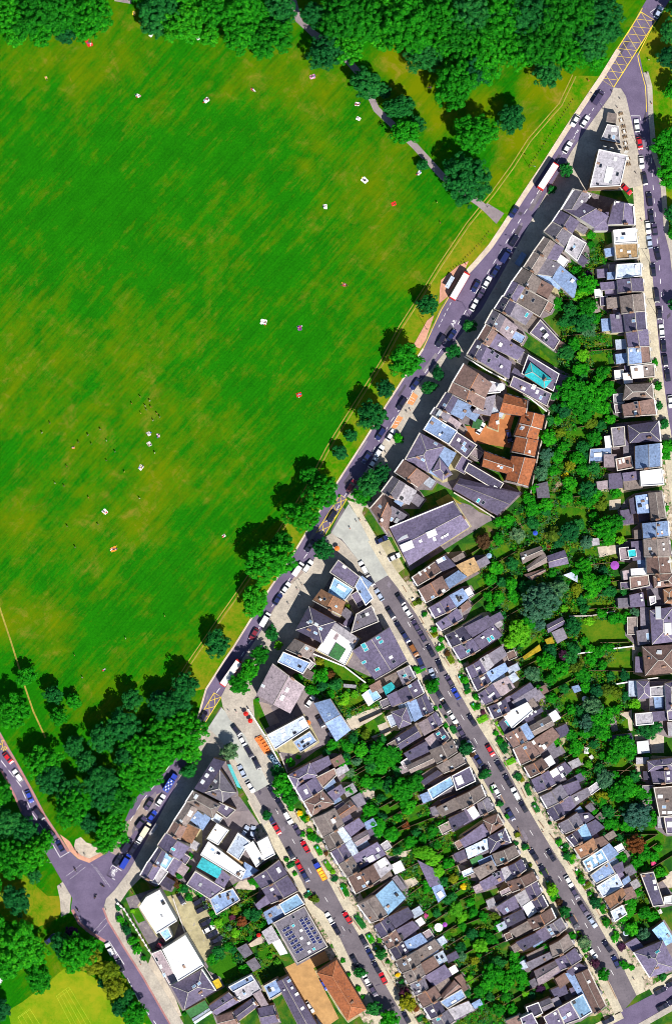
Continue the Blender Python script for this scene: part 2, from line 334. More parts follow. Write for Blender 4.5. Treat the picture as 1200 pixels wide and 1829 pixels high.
mb = MB(); strip_mesh(mb, PL('0,1085 20,1145 47,1232 60,1270 82,1318'), 3, 0.045); tag(mb.build('worn_path', M('dirt')), kind='structure')
sheet('cricket_pitch_lawn', PL('20,1829 0,1900 300,1960 262,1829 235,1815 205,1790 175,1750 150,1735 115,1730 80,1760 40,1790 15,1805'), 0.03, M('pitch'))
sheet('junction_verge', PL('0,1560 40,1560 85,1600 110,1600 112,1620 105,1640 60,1660 0,1640', '_'), 0.03, M('verge'))
# carriageways
road = sheet('main_road', LK + list(reversed(RK)), 0.05, M('asphalt'))
wroad = sheet('park_road', W_R + PL('205,1590') + list(reversed(W_L)), 0.054, M('asphalt'))
sroad = sheet('lower_road', PL('192,1522 205,1590') + S_R[1:] + list(reversed(S_L)) + PL('127,1600 110,1570 140,1535'), 0.058, M('asphalt'))
s1 = sheet('left_street', S1_L + list(reversed(S1_R)), 0.062, M('asphalt_side'))
s2 = sheet('middle_street', S2_L + list(reversed(S2_R)), 0.062, M('asphalt_side'))
s3 = sheet('edge_street', PL('1130,100 1095,156') + S3_L + list(reversed(S3_R)), 0.058, M('asphalt'))
bs = sheet('bottom_street', B_U + list(reversed(B_D)), 0.066, M('asphalt'))
sheet('parking_bay', PL('300,310 245,420 165,490 70,690 130,720 240,540 330,470 440,260', 'M'), 0.06, M('bay_brown'))
sheet('parking_bay', PL('650,225 560,240 430,420 330,590 350,690 410,650', 'I'), 0.06, M('bay_brown'))
sheet('west_roadside', PL('1050,660 970,720 430,700', 'X')[:0] or PL('345,800 320,760 330,690 400,690 370,800', 'X'), 0.05, M('path_tarmac'))
# pavements
PVM = M('pavement'); PVC = M('pavement_cream')
NB = [p for p in RK if 150 < p[1] < 890]
pv = [sheet('pavement', NB + PL('664,912 686,884 712,845 733,808 761,773 781,733 806,705 833,653 858,608 891,558 921,505 946,475 978,415 1006,378 1028,342 1110,340 1148,330 1145,300 1125,207 1117,172 1108,158'), 0.17, PVM, 0.17)]
pv.append(sheet('pavement', PL('592,952 577,962 557,1007 532,1032 505,1057 482,1102 457,1142 430,1182 405,1225 395,1245 398,1262 410,1285 437,1312 465,1370 480,1400 507,1445 526,1440 500,1392 505,1372 480,1330 455,1280 452,1250 480,1212 495,1187 513,1165 532,1142 538,1122 558,1085 578,1052 596,1022 613,1000 640,1040 700,1150 720,1140 687,1085 665,1045 645,1007 612,967'), 0.17, PVM, 0.17))
pv.append(sheet('pavement', PL('356,1312 350,1340 320,1390 310,1412 262,1500 230,1557 205,1590 190,1605 186,1621 195,1644 222,1689 257,1744 297,1814 340,1890 360,1885 318,1810 280,1745 245,1690 222,1640 215,1612 230,1590 258,1562 290,1512 318,1467 352,1414 387,1358 405,1362 440,1420 470,1475 482,1467 457,1422 440,1397 425,1365 395,1322 375,1303'), 0.17, PVM, 0.17))
def footway(kerb, w, mat, name='pavement'):
    o = offset_line(kerb, w); return sheet(name, kerb + list(reversed(o)), 0.165, mat, 0.165)
footway(S1_L[4:], -17, PVC); footway(S1_R[5:], 17, PVC)
footway([p for p in S2_L if p[1] > 1085], -16, PVC); footway([p for p in S2_R if p[1] > 935], 17, PVC)
footway([p for p in S3_L if p[1] > 290], -18, PVC); footway([p for p in S3_R if p[1] > 100], 9, PVM)
footway(B_U, -12, PVC) if False else footway(list(reversed(B_U[:2])), 14, PVC); footway(B_U[2:], 14, PVC)
footway(B_D, -10, PVM)
sheet('pavement', PL('480,375 610,395 585,465 690,640 705,690 655,690 545,480', 'F'), 0.168, PVC, 0.168)
for kerb, a_, b_ in ((S1_L[5:], -17, -34), (S1_R[6:], 17, 40), ([p for p in S2_L if p[1] > 1185], -16, -36), ([p for p in S2_R if p[1] > 1040], 17, 42), ([p for p in S3_L if p[1] > 400], -18, -30)):
    sheet('front_gardens', offset_line(kerb, a_) + list(reversed(offset_line(kerb, b_))), 0.07, M('front_garden'))
sheet('pavement', PL('880,800 1000,780 1000,940 920,950', 'V'), 0.16, PVC, 0.16)
footway(LK[4:15], 9, M('kerb_stone')); footway(LK[16:30], 3.2, M('kerb_stone'))
sheet('bus_stop_paving', PL('545,265 520,330 395,520 335,570 340,470 350,400 470,300', 'C'), 0.172, M('pinkpave'), 0.17)
sheet('bus_stop_paving', PL('300,650 240,830 200,890 150,870 250,690', 'C'), 0.172, M('pinkpave'), 0.17)
sheet('corner_paving', PL('430,640 500,760 560,815 640,845 770,770 740,765 640,815 580,790 530,740 500,690', 'X'), 0.17, M('pinkpave'), 0.17)
sheet('worn_corner', PL('530,740 580,790 640,815 740,765 690,720 620,700 580,660 540,680', 'X'), 0.06, M('patio'))
sheet('corner_paving', PL('450,980 510,1080 500,1200 440,1230 430,1100 410,1010', 'X'), 0.17, M('pavement'), 0.17)
sheet('raised_crossing', PL('360,615 490,400 545,480 620,560 770,910 670,970 580,830 440,650', 'F'), 0.07, M('table_paving'))
sheet('raised_crossing', PL('270,625 385,455 445,520 560,640 730,1000 605,1070 480,860 380,690 330,665', 'L'), 0.07, M('table_paving'))
YARDS = []
for t, p, k in [('S','100,300 340,220 480,480 560,560 690,790 600,1000 470,960 300,700 170,470','yard_mauve'),('M','400,680 640,300 800,150 1000,300 1170,540 1240,700 1100,830 880,960 620,930 540,880','yard_mauve'),('I','560,600 830,190 970,300 1070,470 1120,640 1200,980 1100,1060 880,960 700,900 600,940 480,1030 390,940','yard_mauve'),
    ('L','600,380 760,140 1000,300 1100,420 1260,640 1060,760 860,910 690,620','yard_mauve'),('E','600,700 760,890 1110,1120 950,1290 640,1110 440,1010 460,760','yard_mauve'),('F','640,450 900,460 820,640','yard_mauve'),('G','-30,240 430,50 560,90 700,200 560,290 130,560 -10,300','yard_mauve'),('E','640,330 900,330 1000,420 960,560 800,650 600,600','yard_mauve'),('C','700,700 1000,1000 900,1120 640,1000','yard_mauve'),('C','960,300 1150,440 1050,680 940,700 830,560','yard_mauve')]:
    YARDS.append(PL(p, t)); sheet('paved_yard', PL(p, t), 0.021+0.0006*len(YARDS), M(k))
for nm, t, p, k in [('yard','G','430,60 740,185 560,270 480,130','yard_grey'),('front_yard','F','690,690 780,655 890,860 820,910','yard'),('pub_yard','L','960,330 1060,420 1110,500 1200,680 1060,740 990,560 880,490','yard_grey'),
    ('car_park','S','385,290 470,270 560,230 700,400 800,620 660,760 620,700','yard'),('brick_yard','T','225,800 545,650 640,700 440,800 620,1160 520,1230 420,1200','brick_paving'),('brick_court','E','670,640 860,650 960,545 1075,565 1040,690 1045,800 810,765 660,690','brick_paving_red'),
    ('forecourt','S','285,700 230,860 300,1000 430,1170 500,1140 420,920 350,800','patio'),('garage_yard','M','940,400 1060,390 1170,540 1000,600 900,520','yard_grey'),('terrace','I','640,900 860,960 1010,1070 980,1100 640,930','patio'),
    ('beer_garden','F','1110,380 1200,330 1300,400 1150,440','dirt'),('patio','U','640,10 720,0 740,80 680,110','patio'),('patio','U','240,190 360,150 400,200 290,240','patio'),('patio','H','700,60 790,50 790,130 700,140','patio'),
    ('patio','H','605,430 810,410 810,470 620,515','patio'),('patio','y','660,1650 750,1640 760,1829 660,1829','patio'),('patio','K','820,500 910,470 915,620 880,625 870,530','patio'),('patio','K','930,650 1140,640 1140,780 940,780','patio'),
    ('patio','K','930,870 1010,830 1030,960 950,950','patio'),('patio','Q','1080,680 1200,620 1200,740 1110,750','patio'),('patio','Q','830,580 910,590 910,650 850,630','patio'),('patio','O','250,890 340,870 300,920 170,940','patio'),('patio','O','640,910 720,880 740,960 690,1020','patio'),
    ('patio','J','60,820 310,720 330,780 110,910','patio'),('patio','J','200,900 380,830 440,880 290,980','patio'),('garden_path','K','720,490 800,520 810,620 770,630','path_tarmac'),('patio','V','850,370 900,350 870,440 760,500','patio'),('patio','L','600,400 720,430 800,560 700,600','bay_brown'),
    ('patio','N','930,260 1070,230 1080,300 960,330','patio'),('patio','M','1000,880 1090,860 1110,960 950,950','patio'),('patio','S','930,640 1060,560 1110,610 1000,650','patio')]:
    YARDS.append(PL(p, t)); sheet(nm, PL(p, t), 0.03 + 0.002*(len(bpy.data.objects) % 5), M(k))
LAWNS = []
for t, p in [('H','280,110 520,130 530,290 300,290'),('H','420,900 690,850 660,930 440,960'),('H','460,1010 880,1010 890,1200 500,1220'),('K','790,60 910,50 910,220 700,230'),('K','320,500 480,405 500,440 350,540'),('K','390,590 540,520 560,560 430,640'),
    ('K','500,810 620,750 660,800 530,860'),('K','840,540 880,535 890,615 825,615'),('Q','960,340 1130,310 1140,430 1040,450'),('S','690,760 850,700 920,840 780,900'),('S','780,440 950,340 960,400 800,490'),('O','310,560 390,500 400,590 340,620'),('O','370,660 480,600 510,650 400,710'),
    ('U','560,570 690,490 690,540 560,610'),('U','710,930 850,860 870,890 730,970'),('D','430,680 590,670 590,720 440,740'),('Q','880,830 1070,860 1080,960 900,990'),('K','830,870 930,870 900,960 840,930'),('L','600,400 640,390 725,590 690,610'),('K','330,320 440,280 450,320 330,370'),
    ('D','250,90 350,190 380,250 260,180'),('D','775,0 860,0 865,80 790,90'),('I','640,890 860,950 1000,1070 850,1150 700,1000'),('S','130,380 190,370 240,460 190,480'),('T','40,690 120,640 150,690 70,750'),('O','130,800 250,740 280,790 170,850'),('H','380,480 600,450 610,500 400,520')]:
    q = PL(p, t); LAWNS.append(q); sheet('garden_lawn', q, 0.045, M('garden_grass'))
# repairs, drains and worn patches in the tarmac
rr = random.Random(21)
for parent, L0, R0, n_ in ((road, LK, RK, 26), (s1, S1_L, S1_R, 12), (s2, S2_L, S2_R, 18), (s3, S3_L, S3_R, 8)):
    def at_(pl, t):
        tot = sum(math.dist(a, b) for a, b in zip(pl, pl[1:])); d = t*tot
        for a, b in zip(pl, pl[1:]):
            l = math.dist(a, b)
            if d <= l: return (a[0]+(b[0]-a[0])*d/l, a[1]+(b[1]-a[1])*d/l)
            d -= l
        return pl[-1]
    for k in range(n_):
        t = rr.uniform(.08, .96); dt = rr.uniform(.003, .02); u = rr.uniform(.12, .7); du = rr.uniform(.05, .25)
        f_ = lambda t_, u_: tuple(x*(1-u_)+y*u_ for x, y in zip(at_(L0, t_), at_(R0, t_)))
        sheet('tarmac_patch', [f_(t, u), f_(t+dt, u), f_(t+dt, u+du), f_(t, u+du)], 0.066 + 0.0004*k, M(rr.choice(['patch_dark','patch_light','asphalt_side'])), parent=parent)
# ----------------------------------------------------------------- painted markings: children of the road they lie on
def mline(parent, pts, w, mat, z, name='painted_line'):
    mb = MB(); strip_mesh(mb, pts, w, z); return mb.build(name, M(mat), parent)
def resample(pts, step):
    out = []; d = 0.0; nxt = 0.0
    for a, b in zip(pts, pts[1:]):
        l = math.hypot(b[0]-a[0], b[1]-a[1])
        while nxt <= d+l:
            t = (nxt-d)/l; out.append(((a[0]+(b[0]-a[0])*t, a[1]+(b[1]-a[1])*t), ang_px(a, b))); nxt += step
        d += l
    return out
_dash = {}
def dashes(parent, pts, step, ln, w, z, mat='line_white'):
    key = (ln, w, mat)
    if key not in _dash:
        a, b = ln*S/2, w*S/2; _dash[key] = mesh('lane_dash', [(-a,-b,0),(a,-b,0),(a,b,0),(-a,b,0)], [[0,1,2,3]], [M(mat)])
    for p, an in resample(pts, step):
        if -20 < p[0] < 1220 and -20 < p[1] < 1850: obj('lane_dash', _dash[key], parent, (W(p).x, W(p).y, z), an)
dashes(road, PL('1040,218 985,305 925,398 870,488 820,575 770,650 700,750 660,815'), 21, 10, 1.0, 0.056)
dashes(road, PL('630,862 600,912 548,990 505,1052 465,1118 420,1190 385,1240'), 26, 10, 1.0, 0.056)
dashes(road, PL('1065,185 1040,222 1020,252'), 12, 6, 0.8, 0.056)
dashes(road, PL('845,478 815,520 795,560 780,590'), 11, 6, 0.8, 0.056)
dashes(road, PL('300,1372 285,1392 255,1430 225,1480'), 22, 11, 1.0, 0.066)
dashes(wroad, PL('-20,1330 4,1360 35,1400 60,1455 88,1495'), 22, 15, 1.1, 0.06)
dashes(sroad, PL('206,1700 222,1735 250,1790 280,1830'), 30, 17, 1.1, 0.064)
dashes(s3, PL('1160,215 1163,300 1172,420 1180,520 1188,640'), 24, 9, 0.9, 0.064)
dashes(s2, PL('730,1115 760,1165 800,1235 850,1325 900,1410 950,1490 1000,1570 1050,1660 1105,1760'), 48, 11, 0.8, 0.07)
dashes(s1, PL('495,1450 520,1495 570,1585 620,1670'), 60, 10, 0.8, 0.07)
for p in ('1058,170 1010,240 964,300 897,405 874,440 832,487', '832,487 801,534 789,554 756,625 745,643', '597,870 583,893', '556,938 548,950', '1148,15 1122,60', '1101,90 1071,138'): mline(road, offset_line(PL(p), -1.5), 1.3, 'line_yellow', 0.056, 'yellow_line')
mline(road, PL('1088,176 1048,233 1021,273'), 1.3, 'line_yellow', 0.056, 'yellow_line')
mline(s3, PL('1163,50 1145,85 1138,100 1141,115 1152,155 1154,200'), 1.2, 'line_yellow', 0.064, 'yellow_line')
mline(s3, PL('1096,160 1106,161 1113,170 1118,185'), 1.6, 'line_yellow', 0.064, 'yellow_line')
mline(s3, PL('1126,207 1142,207 1143,215'), 1.0, 'line_white', 0.064)
mline(road, PL('1053,163 1063,171'), 1.6, 'line_white', 0.056); mline(road, PL('1180,8 1160,22 1170,30'), 1.0, 'line_white', 0.056)
def boxjn(parent, q, z, n, w=1.2, mat='line_yellow'):
    mb = MB(); strip_mesh(mb, q + [q[0]], w, z); mb.build('yellow_box_outline', M(mat), parent)
    lerp = lambda a, b, t: (a[0]+(b[0]-a[0])*t, a[1]+(b[1]-a[1])*t)
    for i in range(n):
        for u, v in ((i, i+1), (i+1, i)):
            mline(parent, [lerp(q[0], q[3], u/n), lerp(q[1], q[2], v/n)], w*0.8, mat, z+0.003*(1+(u > v)), 'yellow_box_cross')
boxjn(road, PL('430,335 478,365 320,625 258,605', 'F'), 0.08, 4)
boxjn(road, PL('330,350 382,380 213,648 190,585', 'L'), 0.08, 4)
bq = PL('975,85 1080,150 780,625 675,555', 'A'); boxjn(road, bq, 0.08, 9, 0.8, 'line_yellow'); mline(road, bq+[bq[0]], 1.6, 'line_yellow', 0.09, 'yellow_line')
for p in ('600,820 640,850', ): pass
for t, a, b in [('R','480,140 590,55','x'),('R','660,60 760,200','x'),('R','540,420 620,540','x'),('R','670,540 760,440','x')]:
    dashes(sroad, PL(a, t), 3.2, 1.4, 0.7, 0.066); dashes(sroad, [(q[0]+7, q[1]+5) for q in PL(a, t)], 3.2, 1.4, 0.7, 0.066)
mline(wroad, PL('380,715 432,805 500,765', 'X'), 1.1, 'line_white', 0.062); mline(road, PL('765,135 825,170', 'R'), 1.2, 'line_white', 0.058); mline(road, PL('805,65 870,105', 'R'), 1.2, 'line_white', 0.058); mline(road, PL('765,135 805,65', 'R'), 0.7, 'line_white', 0.058)
mline(sroad, PL('780,605 890,775', 'R'), 1.0, 'line_white', 0.066); mline(sroad, PL('795,715 830,690', 'R'), 0.8, 'line_white', 0.066)
for pts, w in ((W_R[1:9], 4), (S_R[2:], 3.6)): mline(sroad if w < 4 else wroad, offset_line(pts, -2.5 if w == 4 else -1.5), w, 'pink_kerb', 0.068 if w < 4 else 0.06, 'red_strip')
mline(wroad, offset_line(W_L[2:6], 2), 3.6, 'pink_kerb', 0.06, 'red_strip'); mline(sroad, offset_line(S_L[1:5], 3), 5, 'pink_kerb', 0.068, 'red_strip')
def bikesign(parent, c, rz, z):                                  # bicycle symbol in the cycle box
    mb = MB()
    for sx in (-0.75, 0.75):
        for i in range(14):
            a, b = 2*math.pi*i/14, 2*math.pi*(i+1)/14
            mb.poly([(sx+r*math.cos(q), r*math.sin(q), 0) for r, q in ((0.38,a),(0.56,a),(0.56,b),(0.38,b))])
    def bar(x0,y0,x1,y1,w=0.16):
        l = math.hypot(x1-x0,y1-y0); nx, ny = -(y1-y0)/l*w/2, (x1-x0)/l*w/2
        mb.poly([(x0+nx,y0+ny,0.002),(x0-nx,y0-ny,0.002),(x1-nx,y1-ny,0.002),(x1+nx,y1+ny,0.002)])
    for b in ((-.75,0,-.3,.7),(-.3,.7,.45,.7),(.45,.7,-.05,0),(-.05,0,-.3,.7),(-.05,0,-.75,0),(.45,.7,.75,0),(.45,.7,.35,1.05),(.2,1.05,.6,1.05),(-.3,.7,-.35,.95),(-.55,.95,-.15,.95)): bar(*b)
    mb.build('bicycle_symbol', M('line_white'), parent, loc=(W(c).x, W(c).y, z), rz=rz, scale=(1.15,1.15,1))
bikesign(road, T('R', 820, 118), math.radians(60), 0.058)
def ground_text(parent, txt, c, rz, size, mat, z, name='road_lettering'):
    cu = bpy.data.curves.new(name, 'FONT'); cu.body = txt; cu.size = size; cu.align_x = 'CENTER'; cu.align_y = 'CENTER'
    tmp = bpy.data.objects.new('lettering', cu); SC.collection.objects.link(tmp); bpy.context.view_layer.update()
    m = bpy.data.meshes.new_from_object(tmp.evaluated_get(bpy.context.evaluated_depsgraph_get())); bpy.data.objects.remove(tmp)
    m.materials.clear(); m.materials.append(M(mat))
    return obj(name, m, parent, (W(c).x, W(c).y, z), rz)
ground_text(road, 'CAR', (808.5, 580), math.radians(62), 2.0, 'line_white', 0.06)
ground_text(wroad, 'BUS', (3, 1333.5), math.radians(150), 2.6, 'line_yellow', 0.066); ground_text(wroad, 'STOP', (-6, 1319), math.radians(150), 2.6, 'line_yellow', 0.066)
for q in ([(736.7,700),(746.7,707.3),(736.7,724),(726,720)], [(710,742),(720,746),(706.7,765.3),(697.3,764.7)]):
    sheet('bay', q, 0.176, M('bay_orange'), parent=road)
    mline(road, [q[0], q[3]], 0.9, 'line_white', 0.18)
    for u in (0.42, 0.66):
        for v in (0.25, 0.5, 0.75):
            a = (q[0][0]*(1-u)+q[3][0]*u, q[0][1]*(1-u)+q[3][1]*u); b = (q[1][0]*(1-u)+q[2][0]*u, q[1][1]*(1-u)+q[2][1]*u)
            c = (a[0]*(1-v)+b[0]*v, a[1]*(1-v)+b[1]*v); mline(road, [(c[0]-0.7, c[1]-0.4), (c[0]+0.7, c[1]+0.4)], 1.3, 'line_white', 0.18, 'bay_mark')
for p, n in (('405,1000 495,935 660,1210 560,1300', 4), ('130,1150 215,1090 285,1200 190,1260', 3)):   # cricket nets marked on the grass
    q = PL(p, 'R')
    for i in range(n+1):
        t = i/n; mline(bpy.data.objects['cricket_pitch_lawn'], [(q[0][0]*(1-t)+q[1][0]*t, q[0][1]*(1-t)+q[1][1]*t), (q[3][0]*(1-t)+q[2][0]*t, q[3][1]*(1-t)+q[2][1]*t)], 0.45, 'pitch_line' if 'pitch_line' in MATS else 'line_yellow', 0.034)
    for t in (0, 0.06): mline(bpy.data.objects['cricket_pitch_lawn'], [(q[0][0]*(1-t)+q[3][0]*t, q[0][1]*(1-t)+q[3][1]*t), (q[1][0]*(1-t)+q[2][0]*t, q[1][1]*(1-t)+q[2][1]*t)], 0.45, 'pitch_line' if 'pitch_line' in MATS else 'line_yellow', 0.036)
# ================================================================= BUILDINGS
# rows: "@key"; "= name|label|category" names the next building; "*" starts a building, "+" adds a wing
# piece: tile type colour height corner corner corner corner [s:x,y skylight] [w:x,y,lx,ly white rooflight] [t:x,y teal skylights]; first two corners are the street front
ROWS = {
 'hs': ('terrace_house', 'on the main road, north of the middle street', 0, 0, 9.5),
 'hm': ('shop_building', 'on the main road, between the two diagonal streets', 0, 0, 9),
 'hb': ('terrace_house', "on the main road's shaded lower end", 0, 0, 9),
 'n1': ('terrace_house', "on the left diagonal street's right-hand side", 60, 1, 6.8),
 'w1': ('terrace_house', "on the left diagonal street's left-hand side", 0, 1, 6.8),
 'w2': ('terrace_house', "on the middle diagonal street's left-hand side", 60, 1, 6.8),
 'e2': ('terrace_house', "on the middle diagonal street's right-hand side", 60, 1, 6.8),
 'r3': ('terrace_house', 'on the street along the right edge', 55, 0, 7.5),
 'ob': ('outbuilding', 'among the gardens and yards', 0, 0, 2.6),
 'bc': ('terrace_house', 'behind the bottom right street corner', 0, 0, 6),
 'sw': ('terrace_house', 'left of the orange brick yard', 0, 0, 6.5)}
